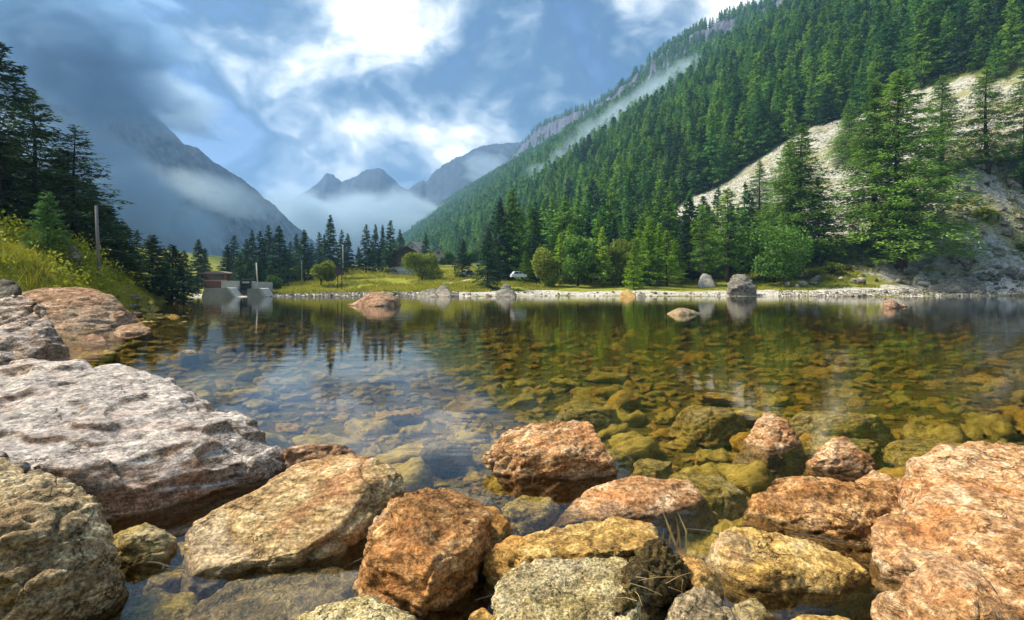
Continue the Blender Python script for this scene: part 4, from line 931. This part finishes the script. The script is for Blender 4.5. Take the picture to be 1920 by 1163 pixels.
# spruces behind the meadow
for i, (px, D, top, w) in enumerate([(425, 120, 458, 1.1), (440, 135, 440, 1.0), (462, 128, 448, 1.0), (472, 140, 430, .7), (487, 132, 432, 1.05), (503, 138, 422, .85), (522, 130, 422, 1.1), (545, 160, 452, 1.0), (556, 150, 438, .8), (571, 140, 430, 1.0), (598, 150, 434, .8), (608, 160, 440, .8), (620, 138, 402, .8), (641, 152, 430, .8), (652, 160, 438, .9), (672, 170, 462, 1.0), (686, 160, 420, 1.0), (704, 165, 421, .65), (717, 165, 421, .65), (733, 155, 412, .9), (750, 175, 430, .8), (535, 150, 462, 1.2), (585, 165, 455, 1.2), (450, 110, 475, 1.2), (485, 112, 480, 1.0)]):
    tree(['spruce_a', 'spruce_b', 'spruce_c'][i % 3], px, D * .83, top, 'dark spruce in the loose row behind the meadow', 'spruces behind the meadow', 'spruce_tree', w)
for px, D, top, w in [(655, 150, 488, 1.2), (710, 160, 482, 1.3), (735, 160, 486, 1.2), (840, 170, 470, 1.2), (880, 160, 468, 1.2), (690, 150, 492, 1.1), (545, 120, 500, 1.2), (500, 110, 505, 1.1)]:
    tree('shrub_green', px, D, top, 'low green shrub among the trees behind the meadow', 'shrubs behind the meadow', 'shrub', w, 'bush')
# the left bank
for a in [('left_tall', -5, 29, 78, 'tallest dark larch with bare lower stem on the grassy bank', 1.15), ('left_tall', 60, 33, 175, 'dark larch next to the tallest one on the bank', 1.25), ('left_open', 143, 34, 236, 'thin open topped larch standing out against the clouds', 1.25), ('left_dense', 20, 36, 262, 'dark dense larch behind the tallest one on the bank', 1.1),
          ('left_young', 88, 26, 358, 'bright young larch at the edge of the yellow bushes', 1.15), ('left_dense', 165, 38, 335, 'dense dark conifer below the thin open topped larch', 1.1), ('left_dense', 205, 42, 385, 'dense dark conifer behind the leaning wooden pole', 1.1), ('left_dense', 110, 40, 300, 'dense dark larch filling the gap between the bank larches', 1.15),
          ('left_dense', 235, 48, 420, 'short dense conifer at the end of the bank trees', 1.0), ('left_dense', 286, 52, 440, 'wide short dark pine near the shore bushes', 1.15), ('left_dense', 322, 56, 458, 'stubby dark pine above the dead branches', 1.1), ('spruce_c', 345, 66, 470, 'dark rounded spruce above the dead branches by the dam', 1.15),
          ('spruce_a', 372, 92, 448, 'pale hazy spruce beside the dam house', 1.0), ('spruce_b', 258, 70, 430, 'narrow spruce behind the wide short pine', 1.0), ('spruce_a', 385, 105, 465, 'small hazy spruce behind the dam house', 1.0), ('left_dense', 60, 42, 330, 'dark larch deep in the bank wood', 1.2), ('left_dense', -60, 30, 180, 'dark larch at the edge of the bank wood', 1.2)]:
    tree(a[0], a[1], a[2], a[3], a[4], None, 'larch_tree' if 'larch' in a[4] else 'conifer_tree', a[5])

# forest of the mountainside: the 300 that show largest as trees of their own, the rest as one wood
FK = []
for i, (rd, pw, rg, lf, de) in enumerate([(.17, .85, .3, 'spruce', 9), (.15, .7, .45, 'larch', 9), (.20, .8, .4, 'spruce', 8), (.16, .75, .5, 'larch', 9), (.13, .9, .45, 'spruce', 9), (.18, .8, .35, 'spruce_dark', 9)]):
    FK.append(joined(*conifer(60 + i, 18, .06, rd, .62, 6, .08, .28, de, .60, .17, rg, pw, .32, .2, lf, limbs=2), 'conifer_tree'))
FFAR = [joined(*conifer(80 + i, 18, .05, [.17, .15, .19][i], 1.1, 5, .08, .28, 3.5, 1.1, .36, .3, .8, .32, .2, 'spruce', limbs=False), 'conifer_tree') for i in range(3)]
cand = []
kk = 60000
l_ = 40 + 2000 * trng.random(kk) ** 1.6; t_ = trng.uniform(-6, 318, kk)
t_[:12000] = trng.uniform(-75, 0, 12000); l_[:12000] = trng.uniform(90, 420, 12000)
y = 1.059 * l_ ; 
# invert the (t, l) frame
k2 = 1.059 / (1 + .348 ** 2)
tt = t_ + T0; x = k2 * (tt - .348 * l_); y = k2 * (l_ + .348 * tt)
ok = (y > 100) & (np.abs(x / y + .02) < 1.06) & (y - shore_y(x) > 24) & ((t_ > -6) | ((x / y > -.03) & (y - shore_y(x) > 28)))
x, y, t_, l_ = x[ok], y[ok], t_[ok], l_[ok]
sm = scree_mask(x, y)
ok = (sm < .35) & (trng.random(len(x)) < 1.25 - .9 * sstep(.1, .45, fbm2(x, y, 38, 3, 88)))
x, y, t_, l_ = x[ok], y[ok], t_[ok], l_[ok]
# thin to a minimum spacing with a coarse grid
cell = 5.0; seen = set(); sel = []
for i in range(len(x)):
    c = (int(x[i] // cell), int(y[i] // cell))
    if c in seen: continue
    seen.add(c); sel.append(i)
x, y, t_ = x[sel], y[sel], t_[sel]
z = hgt(x, y) - .3; H = (11 + 17 * trng.random(len(x)) ** .8) * (1 + .15 * fbm2(x, y, 60, 2, 4)) * np.where(t_ < 0, .72, 1.0)
u = x / y; app = H / y
front = y < 330
order = np.argsort(-app * (np.abs(u) < 1.0)); indiv = set(order[:215].tolist())
fid = np.array([i in indiv for i in range(len(x))])
for i in order[:215]:
    m = FK[int(trng.integers(0, 6))]
    o = link('conifer_tree', m, None, (x[i], y[i], z[i]), (0, 0, trng.uniform(0, 6.28)), (H[i] * trng.uniform(1.1, 1.5), H[i] * trng.uniform(1.1, 1.5), H[i]))
    tag(o, 'green conifer in the dense forest on the steep mountainside', 'tree', 'conifers of the mountainside forest')
rest = ~fid; xr, yr, zr, Hr = x[rest], y[rest], z[rest], H[rest]
# trees on the far ridge and on the foot of the mountain opposite
def on_grid(V, s, kk, lo, hi, seed, thr):
    r = np.random.default_rng(seed); a = r.random(kk) * (V.shape[0] - 1); sb = np.where((s > lo) & (s < hi))[0]; bi = sb[0] + r.random(kk) * (len(sb) - 1)
    a0 = a.astype(int); b0 = bi.astype(int); fa = (a - a0)[:, None]; fb = (bi - b0)[:, None]
    p = V[a0, b0] * (1 - fa) * (1 - fb) + V[a0 + 1, b0] * fa * (1 - fb) + V[a0, b0 + 1] * (1 - fa) * fb + V[a0 + 1, b0 + 1] * fa * fb
    return p[fbm2(p[:, 0], p[:, 1], 70, 3, seed) > thr]
pr = np.concatenate([on_grid(RV, RS, 900, -.02, .03, 91, -.6), on_grid(RV, RS, 7000, .14, .95, 92, -.15), on_grid(LV, LS, 5000, .62, .99, 93, .02)])
far_all = np.concatenate([np.stack([xr, yr, zr], 1), pr]); Hf = np.concatenate([Hr, trng.uniform(9, 17, len(pr))])
kf = len(far_all); near = far_all[:, 1] < 420
wf = Hf * trng.uniform(1.1, 1.5, kf)
idx = np.where(near, trng.integers(0, 6, kf), 6 + trng.integers(0, 3, kf))
o = scatter('forest', far_all, np.stack([np.zeros(kf), np.zeros(kf), trng.uniform(0, 6.28, kf)], 1), np.stack([wf, wf, Hf], 1), idx, FK + FFAR)
o['label'] = 'far conifer forest covering the mountainsides'
print('forest', kf, 'individual', 215)

# ------------------------------------------------------------------ grass and leaves that nobody could count
def blades(name, x, y, hgt_b, wid, mat, label, lean=.35, per=5, seed=3, leafy=False, z=None):
    r = np.random.default_rng(seed); m = len(x) * per
    X = np.repeat(x, per) + r.normal(0, .12, m); Yb = np.repeat(y, per) + r.normal(0, .12, m); Zb = (hgt(X, Yb) if z is None else np.repeat(z, per)) - .02
    Hb = np.repeat(hgt_b, per) * r.uniform(.5, 1.2, m); a = r.uniform(0, 6.28, m); le = r.normal(0, lean, (m, 2)) * Hb[:, None]
    if leafy:
        Zb = Zb + Hb * r.random(m); d = r.normal(0, 1, (m, 3)); d /= np.linalg.norm(d, axis=1)[:, None]; e = np.cross(d, r.normal(0, 1, (m, 3))); e /= np.linalg.norm(e, axis=1)[:, None]
        c = np.stack([X + le[:, 0], Yb + le[:, 1], Zb], 1); w = wid * r.uniform(.6, 1.4, m)[:, None]
        V = np.stack([c - d * w, c + e * w * .6, c + d * w, c - e * w * .6], 1).reshape(-1, 3); Fc = np.arange(m * 4).reshape(-1, 4)
    else:
        w = wid * np.stack([np.cos(a), np.sin(a), a * 0], 1); p = np.stack([X, Yb, Zb], 1)
        V = np.stack([p - w, p + w, p + np.stack([le[:, 0], le[:, 1], Hb], 1)], 1).reshape(-1, 3); Fc = np.arange(m * 3).reshape(-1, 3)
    return tag(link(name, mk_mesh(name, V, [Fc], M[mat])), label, None, None, 'stuff')
kk = 30000
u = trng.uniform(-.48, .62, kk); x = u * 95; y = shore_y(x) + np.where(u > 0, 8.5, 6.5) + trng.random(kk) ** 1.4 * 70; x = u * y
t_, l_ = tl(x, y); ok = (t_ < 2) & (fbm2(x, y, 7, 3, 61) > -.25); x, y = x[ok], y[ok]
lawn = sstep(.02, .12, x / y) * sstep(40, 20, y - shore_y(x))
blades('meadow_grass', x, y, .55 * (1 - .75 * lawn), .06, 'grass', 'yellow green meadow grass behind the far shore', .4, 5, 7)
kk = 15000
y = 9.5 + 50 * trng.random(kk) ** 1.5; dd = trng.random(kk) ** .8 * 12; x = shore_xl(y) - .6 - dd
ok = fbm2(x, y, 1.8, 3, 71) > -.22; x, y, dd = x[ok], y[ok], dd[ok]
hb = (.55 + .85 * np.clip(fbm2(x, y, 2.4, 3, 72) + .5, 0, 1.2)) * np.clip(dd / 1.6, .25, 1)
blades('ground_cover', x, y, hb, .075, 'leaf_cover', 'low yellow green leafy bushes covering the grassy bank', .35, 13, 9, True)
kk = 16000
y = 8.5 + 60 * trng.random(kk) ** 1.3; x = shore_xl(y) - .15 - trng.random(kk) ** 1.6 * 14
blades('bank_grass', x, y, np.full(kk, .45), .022, 'grass', 'dry yellow grass on the sloping bank', .5, 5, 10)
kk = 9000
u = trng.uniform(.45, 1.0, kk); y = 91 + 30 * trng.random(kk); x = u * y; ok = fbm2(x, y, 6, 3, 66) > -.06; x, y = x[ok], y[ok]
blades('talus_grass', x, y, np.full(len(x), .5), .07, 'grass', 'yellow green grass between the stones of the talus', .4, 5, 12)
# ------------------------------------------------------------------ dam, houses, cars and small things
def mpp(D): return D / F
# spillway dam (about 84 m away): wing walls, abutments, gate and its frame
DY = 80.0; k = mpp(DY)
def X_(px): return (px - CX) * k
def Z_(py, D=DY): return CZ + (HY - py) / F * D
dam = thing('spillway_dam', (X_(448), DY, 0), 'small concrete spillway dam with sloping wing walls and dark sluice gate', 'dam')
def dbox(name, mat, x0, x1, y0, y1, z0, z1, par=dam, bevel=.03):
    o = MB().box(X_(x0) - dam.location.x, X_(x1) - dam.location.x, y0, y1, z0, z1).build(name, M[mat], par, bevel=bevel); return o
dbox('abutment', 'concrete', 401, 437, 2.0, 7.0, -.6, Z_(527))
dbox('abutment', 'concrete', 459, 472, 2.0, 7.0, -.6, Z_(528.5))
def wing(x0, x1, xt0, xt1, zt, y0):
    poly = [(X_(x0) - dam.location.x, -.7), (X_(x1) - dam.location.x, -.7), (X_(x1) - dam.location.x, .02), (X_(xt1) - dam.location.x, zt), (X_(xt0) - dam.location.x, zt)]
    w = MB().prism(poly, y0, y0 + 2.4).build('wing_wall', M['concrete_dark'], dam)
    a = Vector((X_(x1) - dam.location.x, 0, .02)); b_ = Vector((X_(xt1) - dam.location.x, 0, zt)); d = (b_ - a).normalized(); nn = Vector((-d.z, 0, d.x)) * -.22
    cp = MB().prism([(a.x + .35, a.z - .05), (b_.x + .30, b_.z), (b_.x + .02, b_.z + .08), (b_.x - .22, b_.z + .08), (a.x - .05, a.z - .05)][::1], y0 - .12, y0 + 2.5)
    cp.build('coping', M['concrete_pale'], w)
wing(378, 442, 386, 429, Z_(540.5), -.4)
wing(466, 498, 466, 489, Z_(541.5), -.4)
dbox('sill_wall', 'concrete_dark', 437, 459, 2.6, 3.4, -.6, .9)
g = dbox('sluice_gate', 'metal_dark', 440, 457, 2.2, 2.45, .9, Z_(531), bevel=.02)
for px in (439.5, 457.5): dbox('gate_post', 'metal_dark', px - 1.2, px + 1.2, 1.8, 2.15, -.6, Z_(526), bevel=.02)
for z in (Z_(526.5), Z_(538)): dbox('gate_beam', 'metal_dark', 438, 460, 1.7, 1.95, z - .1, z + .1, bevel=.02)
for px in (443, 448.5, 454): dbox('trash_rack_bar', 'metal_dark', px - .5, px + .5, 1.4, 1.5, -.5, .95, bevel=.01)
dbox('rack_rail', 'metal_dark', 438, 460, 1.3, 1.4, .92, 1.05, bevel=.01)

# keeper's hut behind the dam
D = 92.0; k2_ = mpp(D); hx = (404 - CX) * k2_; hz0 = CZ + (HY - 526) / F * D
hut = thing('dam_hut', (hx, D, hz0), 'low red brown timber hut with shallow grey roof behind the dam', 'hut')
MB().box(-1.9, 1.95, 0, 3.2, -1.5, 1.15).build('wall', M['wood_red'], hut, bevel=.02)
MB().box(-2.1, 2.1, -.12, 3.3, -.1, .06).build('sill_beam', M['salmon'], hut, bevel=.02)
MB().prism([(-2.25, 1.15), (2.25, 1.15), (2.25, 1.24), (.2, 1.62), (-2.25, 1.36)], -.35, 3.5).build('roof', M['roof_brown'], hut)
for x0, x1 in ((-1.6, -.9), (-.7, 1.5)):
    wd = MB().box(x0, x1, -.03, .05, .28, .95).build('window', M['glass'], hut)
    fr = MB().box(x0 - .05, x1 + .05, -.06, -.035, .95, 1.02).box(x0 - .05, x1 + .05, -.06, -.035, .21, .279).build('frame', M['wood_dark'], wd)

def gable_house(name, label, px, py, D, wid, dep, eave, ridge, wallm, roofm, rz=0, over=.5, basem=None, base_h=0, xoff=0):
    x = (px - CX) / F * D; z = CZ + (HY - py) / F * D
    h = thing(name, (x, D, z), label, 'house', None, (0, 0, rz))
    w = wid / 2
    if basem: MB().box(-w + .3, w - .3, .3, dep, -1.5, base_h).build('ground_floor', M[basem], h, bevel=.02)
    MB().prism([(-w, base_h + .003), (w, base_h + .003), (w, eave), (xoff, ridge), (-w, eave)], 0, dep).build('wall', M[wallm], h)
    for s in (-1, 1):
        ex = s * (w + over); sl = (ridge - eave) / (w + s * -xoff) if True else 0; ez = eave - sl * over
        poly = [(ex, ez + .03), (xoff, ridge + .03), (xoff, ridge + .25), (ex, ez + .22)]
        if s > 0: poly = [(xoff, ridge + .03), (ex, ez + .03), (ex, ez + .22), (xoff, ridge + .25)]
        r = MB().prism(poly, -over, dep + over).build('roof', M[roofm], h)
        MB().prism([(a, b_ - .12) for a, b_ in poly[:2]] + [(a, b_ - .003) for a, b_ in poly[:2][::-1]], -over - .04, -over + .05).build('barge_board', M['wood_dark'], r)
    return h
def window(h, x0, x1, z0, z1, y=-.02, frame='wood_grey'):
    w = MB().box(x0, x1, y - .02, y + .10, z0, z1).build('window', M['glass'], h)
    f = MB()
    for a in ((x0 - .09, x0, z0 - .09, z1 + .09), (x1, x1 + .09, z0 - .09, z1 + .09), (x0, x1, z0 - .09, z0), (x0, x1, z1, z1 + .09), ((x0 + x1) / 2 - .03, (x0 + x1) / 2 + .03, z0, z1)):
        f.box(a[0], a[1], y - .05, y - .021, a[2], a[3])
    f.build('frame', M[frame], w)
    MB().box(x0 - .15, x1 + .15, y - .12, y - .051, z0 - .17, z0 - .091).build('sill', M[frame], w)
ch = gable_house('timber_chalet', 'dark timber chalet with white ground floor behind the olive bush', 763, 520, 128, 9.0, 8, 4.8, 7.3, 'wood_dark', 'roof_dark', 0, .9, 'plaster', 2.55)
for i in range(11):                       # upright boards of the gable
    x0 = -4.5 + i * .818
    tp = 4.8 + (7.3 - 4.8) * (1 - abs(x0 + .4) / 4.5)
    MB().box(x0 + .02, x0 + .80, -.07, -.003, 2.6, min(tp, 7.1) - .25).build('board', M['wood_dark'], ch)
window(ch, -1.9, -1.0, 3.3, 4.4, -.08)
MB().box(-4.4, 4.2, -1.2, -.1, .35, .5).build('balcony_floor', M['wood_dark'], ch)
MB().box(-4.4, 4.2, -1.2, -1.12, 1.2, 1.3).build('handrail', M['wood_dark'], ch)
for i in range(8): MB().box(-4.3 + i * 1.2, -4.22 + i * 1.2, -1.19, -1.13, -.6, 1.2).build('baluster', M['wood_dark'], ch)
sh = gable_house('stone_house', 'pale stone house with gabled slate roof above the meadow', 822, 492, 170, 6.0, 9, 2.3, 4.9, 'plaster_grey', 'roof_stone', .1, .45)
window(sh, -.45, .45, 2.7, 3.5); window(sh, .7, 1.6, .4, 1.5); 
dr = MB().box(-1.6, -.6, -.06, .05, -1.0, 1.1).build('door', M['wood_dark'], sh)
an = MB().box(3.05, 6.2, 1.0, 6, -1.5, 1.4).build('annex', M['plaster_orange'], sh, bevel=.02)
MB().prism([(3.02, 1.42), (6.5, 1.42), (6.5, 1.55), (3.02, 2.1)], .7, 6.3).build('annex_roof', M['roof_stone'], an)
uh = gable_house('upper_house', 'grey house with steep slate roof showing above the chalet roof', 772, 480, 195, 6.5, 8, 2.2, 5.2, 'plaster_grey', 'roof_stone', -.35, .6)
window(uh, -.5, .5, 2.5, 3.4)

def car(name, label, px, py, D, rz, paint, L=4.1):
    x = (px - CX) / F * D; z = max(hz(x, D), CZ + (HY - py) / F * D)
    c = thing(name, (x, D, z), label, 'car', None, (0, 0, rz)); h = L / 2
    body = MB().prism([(-h, .35), (h, .32), (h * 1.0, .62), (h * .93, .82), (h * .45, .92), (-h * .93, .95), (-h, .75)], -.84, .84).build('body', M[paint], c, bevel=.05)
    MB().prism([(-h * .86, .90), (h * .42, .90), (h * .14, 1.40), (-.1, 1.47), (-h * .62, 1.43)], -.74, .74).build('cabin', M[paint], c, bevel=.05)
    for s in (-1, 1):
        MB().prism([(-h * .76, .97), (-.15, .97), (-.15, 1.36), (-h * .60, 1.35)], s * .765 - .01, s * .765 + .01).build('side_window', M['glass'], c)
        MB().prism([(-.05, .97), (h * .33, .97), (h * .12, 1.33), (-.05, 1.36)], s * .765 - .01, s * .765 + .01).build('side_window', M['glass'], c)
        MB().box(h * .93, h * 1.01, s * .62 - .16, s * .62 + .16, .60, .74).build('headlight', M['lamp_clear'], c)
        MB().box(-h * 1.01, -h * .95, s * .66 - .12, s * .66 + .12, .62, .84).build('tail_light', M['lamp_red'], c)
        MB().box(.55, .70, s * .84 - .1, s * .84 + .1, .95, 1.06).build('mirror', M[paint], c, bevel=.02)
        for wx in (-h * .62, h * .62):
            w = MB().tube([(wx, s * .70 - .1, .31), (wx, s * .70 + .1 + (.06 if s > 0 else 0), .31)], .31, 16).build('wheel', M['tyre'], c)
            MB().tube([(wx, s * .80, .31), (wx, s * .88, .31)], .19, 12).build('rim', M['rim'], w)
    MB().add([(h * .43, -.68, .94), (h * .43, .68, .94), (h * .16, .62, 1.38), (h * .16, -.62, 1.38)], [(0, 1, 2, 3)]).build('windscreen', M['glass'], c)
    return c
car('parked_car', 'white hatchback parked on the meadow between dark spruces', 972, 523, 104, .25, 'car_white', 3.0)
car('parked_car', 'grey blue car parked under the broad dark spruce', 880, 520, 124, .6, 'car_blue', 3.2)

# notice board, poles, post
D = 92.0; x = (637 - CX) / F * D; z = hz(x, D)
nb = thing('notice_board', (x, D, z), 'dark wooden notice board with small roof on the meadow', 'notice board')
zt = CZ + (HY - 502) / F * D - z
for dx in (-.35, .35): MB().box(dx - .06, dx + .06, -.06, .06, -.3, zt - 1.0).build('post', M['wood_red'], nb)
MB().box(-.72, .72, -.08, .05, zt - 1.25, zt - .12).build('board', M['wood_dark'], nb, bevel=.01)
MB().prism([(-.85, zt - .12), (.85, zt - .12), (.85, zt - .05), (0, zt + .02), (-.85, zt - .05)], -.25, .25).build('roof', M['roof_dark'], nb)
def pole(label, px, D, top, base_py, rad, mat, lean=0.0, arms=()):
    x = (px - CX) / F * D; z = hz(x, D); H = CZ + (HY - top) / F * D - z
    p = thing('utility_pole', (x, D, z), label, 'pole')
    MB().tube([(0, 0, -.3), (lean * .5, 0, H * .5), (lean, 0, H)], [rad, rad * .9, rad * .75], 9).build('shaft', M[mat], p, smooth=True)
    for zf, w in arms: MB().box(-.05, w, -.05, .05, H * zf, H * zf + .1).build('bracket', M['metal_dark'], p)
    return p
pole('leaning grey wooden pole before the dark bank conifers', 187, 27, 386, 478, .09, 'wood_grey', -.18)
pole('short white pole beside the dam', 484, 92, 493, 528, .13, 'concrete_pale', -.3, ((.62, .5),))
pole('thin pale pole among the spruces behind the meadow', 643, 125, 459, 500, .11, 'concrete_pale')
pole('thin grey pole with bracket standing on the meadow', 566, 98, 490, 522, .07, 'wood_grey', 0, ((.75, .3),))
# low wooden bench on the lawn
D = 101.0; x = (1336 - CX) / F * D; z = hz(x, D)
bn = thing('park_bench', (x, D, z), 'small dark wooden bench on the lawn behind the square boulder', 'bench')
MB().box(-.8, .8, -.22, .22, .42, .5).build('seat', M['wood_dark'], bn, bevel=.01)
for dx in (-.6, .6): MB().box(dx - .08, dx + .08, -.2, .2, -.2, .419).build('leg', M['wood_dark'], bn)
# dead branches at the foot of the bank
r_ = random.Random(4)
D = 68.0; x = (342 - CX) / F * D; z = max(0, hz(x, D))
ds = thing('dead_shrub', (x, D, .1), 'tangle of bare dead branches drooping over the water edge', 'dead shrub')
for i in range(46):
    a = r_.uniform(0, 6.28); p = Vector((r_.uniform(-1.7, 1.7), r_.uniform(-.8, .8), r_.uniform(.2, 2.0))); d = Vector((math.cos(a), math.sin(a) * .6, r_.uniform(-.8, .4))).normalized(); L = r_.uniform(.9, 2.0)
    q = p + d * L * .5 + Vector((0, 0, .12)); e = p + d * L + Vector((0, 0, -.25 * L)); e.z = max(e.z, -.1)
    MB().tube([p, q, e], [.045, .03, .012], 4).build('branch', M['dead_wood'], ds)
# sandy track
b = MB(); pts = []
for i, (px, D) in enumerate([(830, 104), (850, 106), (870, 110), (890, 118), (930, 122), (990, 120)]):
    x = (px - CX) / F * D; pts.append((x, D))
V = []; Fq = []
for i, (x, D) in enumerate(pts):
    for dx in (-1.3, 1.3): V.append((x, D + dx, hz(x, D + dx) + .10))
    if i: Fq.append((2 * i - 2, 2 * i - 1, 2 * i + 1, 2 * i))
b.add(V, Fq); tag(b.build('sandy_track', M['sand_path']), kind='structure')

# straw and needles on the near rocks
def straw(name, label, px0, py0, D0, kk, spread, ln, seed, up=False, cat='straw'):
    r = random.Random(seed); c = P(px0, py0, D0)
    o = thing(name, tuple(c), label, cat)
    for i in range(kk):
        p = Vector((r.gauss(0, spread), r.gauss(0, spread * .6), r.gauss(0, spread * .3)))
        if up: d = Vector((r.gauss(0, .22), r.gauss(.1, .2), 1)).normalized()
        else: d = Vector((r.gauss(0, 1), r.gauss(0, .6), r.gauss(0, .45))).normalized()
        L = ln * r.uniform(.6, 1.3); q = p + d * L * .5 + Vector((r.gauss(0, .1), 0, .1)) * L * .4; e = p + d * L
        w = Vector((d.z, .2, -d.x)).normalized() * (.006 if up else .0012)
        MB().tube([p, q, e], [.0014, .0012, .0006], 4).build('stalk', M['straw'], o) if not up else MB().add([p - w, p + w, q + w * .9, q - w * .9, e + w * .25, e - w * .25, p + Vector((0, .003, 0)), q + Vector((0, .003, 0)), e + Vector((0, .003, 0))], [(0, 1, 2, 3), (3, 2, 4, 5), (1, 6, 7, 2), (6, 0, 3, 7), (2, 7, 8, 4), (7, 3, 5, 8)]).build('blade', M['straw'], o)
    return o
rt = random.Random(8)
for i, (px, py, D, L, lab) in enumerate([(300, 1062, 2.85, .30, 'dark wet twig lying in the gap beside the tan slab'), (700, 1045, 2.92, .22, 'thin twig caught between tan slab and orange boulder'), (1330, 1000, 3.2, .26, 'thin twig floating behind the long golden rock'), (930, 1120, 2.45, .2, 'short twig in the wet gap beside the speckled rock'), (1540, 1012, 3.15, .34, 'pale twig floating along the dark orange ridge')]):
    tw = thing('twig', tuple(WL(px, py, .008)), lab, 'twig', None, (0, 0, rt.uniform(-.6, .6)))
    MB().tube([(-L / 2, 0, 0), (-L * .1, L * .05, .006), (L * .2, L * .02, .004), (L / 2, L * .08, 0)], [.004, .005, .004, .002], 5).build('stem', M['dead_wood'], tw)
    MB().tube([(L * .05, L * .03, .004), (L * .22, -L * .12, .012)], [.003, .0012], 4).build('side_shoot', M['dead_wood'], tw)
straw('dry_reed', 'pale dry reed blades standing in the gap by the mossy rock', 1265, 1035, 2.66, 7, .03, .16, 1, True, 'reed')
straw('straw_wisp', 'thin yellow straw caught on the mossy crumbling rock', 1215, 1085, 2.26, 9, .06, .16, 2)
straw('straw_wisp', 'fine straw lying on the pale speckled rock', 1130, 1120, 2.12, 7, .05, .15, 3)
straw('straw_wisp', 'fine dry needles lying on the front of the huge grey slab', 165, 900, 3.68, 9, .10, .22, 4)
# ------------------------------------------------------------------ air: even haze over the whole valley, and mist banks drifting in it
def volume_mat(name, color, density, noise=None, aniso=.3):
    m = bpy.data.materials.new(name); m.use_nodes = True; m.node_tree.nodes.clear(); n = N(m.node_tree); out = n.new('ShaderNodeOutputMaterial')
    v = n.new('ShaderNodeVolumePrincipled', {'Color': (*color, 1), 'Density': density, 'Anisotropy': aniso})
    if noise:
        tc = n.new('ShaderNodeTexCoord').outputs['Object']; pos = n.new('ShaderNodeNewGeometry').outputs['Position']
        r = n.vmath('LENGTH', tc, out='v'); f = n.rng(r, 1.0, .25, 0, 1, True)
        ns = n.noise(n.new('ShaderNodeMapping', {0: pos, 'Scale': (1, 1, 1.8)}).outputs[0], noise, 6, .62, .6)
        n.put(v.inputs['Density'], n.math('MULTIPLY', n.rng(n.math('ADD', n.math('MULTIPLY', f, .50), n.math('MULTIPLY', ns, 1.1)), .74, 1.02, 0, 1), density))
    n.l.new(v.outputs[0], out.inputs['Volume']); return m
hm = volume_mat('haze', (.36, .63, 1.0), .00026)
o = MB().box(-4300, 4300, -60, 4050, -6, 665).build('haze', hm); o['kind'] = 'stuff'
o['label'] = 'thin blue mountain haze filling the valley'
def mist(px, py, D, rx, ry, rz, dens, noise, label, tilt=0.0, tint=(.70, .87, 1.0)):
    bm = bmesh.new(); bmesh.ops.create_icosphere(bm, subdivisions=3, radius=1.0); me = bpy.data.meshes.new('mist_bank'); bm.to_mesh(me); bm.free()
    me.materials.append(volume_mat('mist', tint, dens, noise))
    o = link('mist_bank', me, None, P(px, py, D), (0, tilt, 0), (rx, ry, rz)); o['kind'] = 'stuff'; o['label'] = label
if MIST:
    mist(690, 418, 1450, 470, 200, 135, .016, .009, 'low mist lying in the valley before the far peaks')
    mist(190, 330, 600, 215, 100, 74, .032, .016, 'mist drifting across the mountain opposite', .55, (.62, .82, 1.0))
    mist(120, 60, 600, 250, 110, 135, .036, .014, 'cloud hanging over the shoulder of the mountain opposite', .6, (.48, .74, 1.0))
    mist(330, 190, 760, 130, 80, 60, .016, .016, 'cloud shred before the crest of the mountain opposite', .6)
    mist(410, 365, 750, 150, 90, 45, .012, .012, 'mist wisp on the lower flank of the mountain opposite', .35)
    mist(545, 385, 1350, 130, 90, 95, .014, .012, 'mist column rising beside the far peaks')
    mist(915, 315, 1750, 130, 90, 90, .010, .012, 'mist clinging behind the wooded ridge')
    mist(1250, 190, 520, 240, 80, 36, .030, .02, 'mist wisp drifting up between the two forested slopes', -.55)
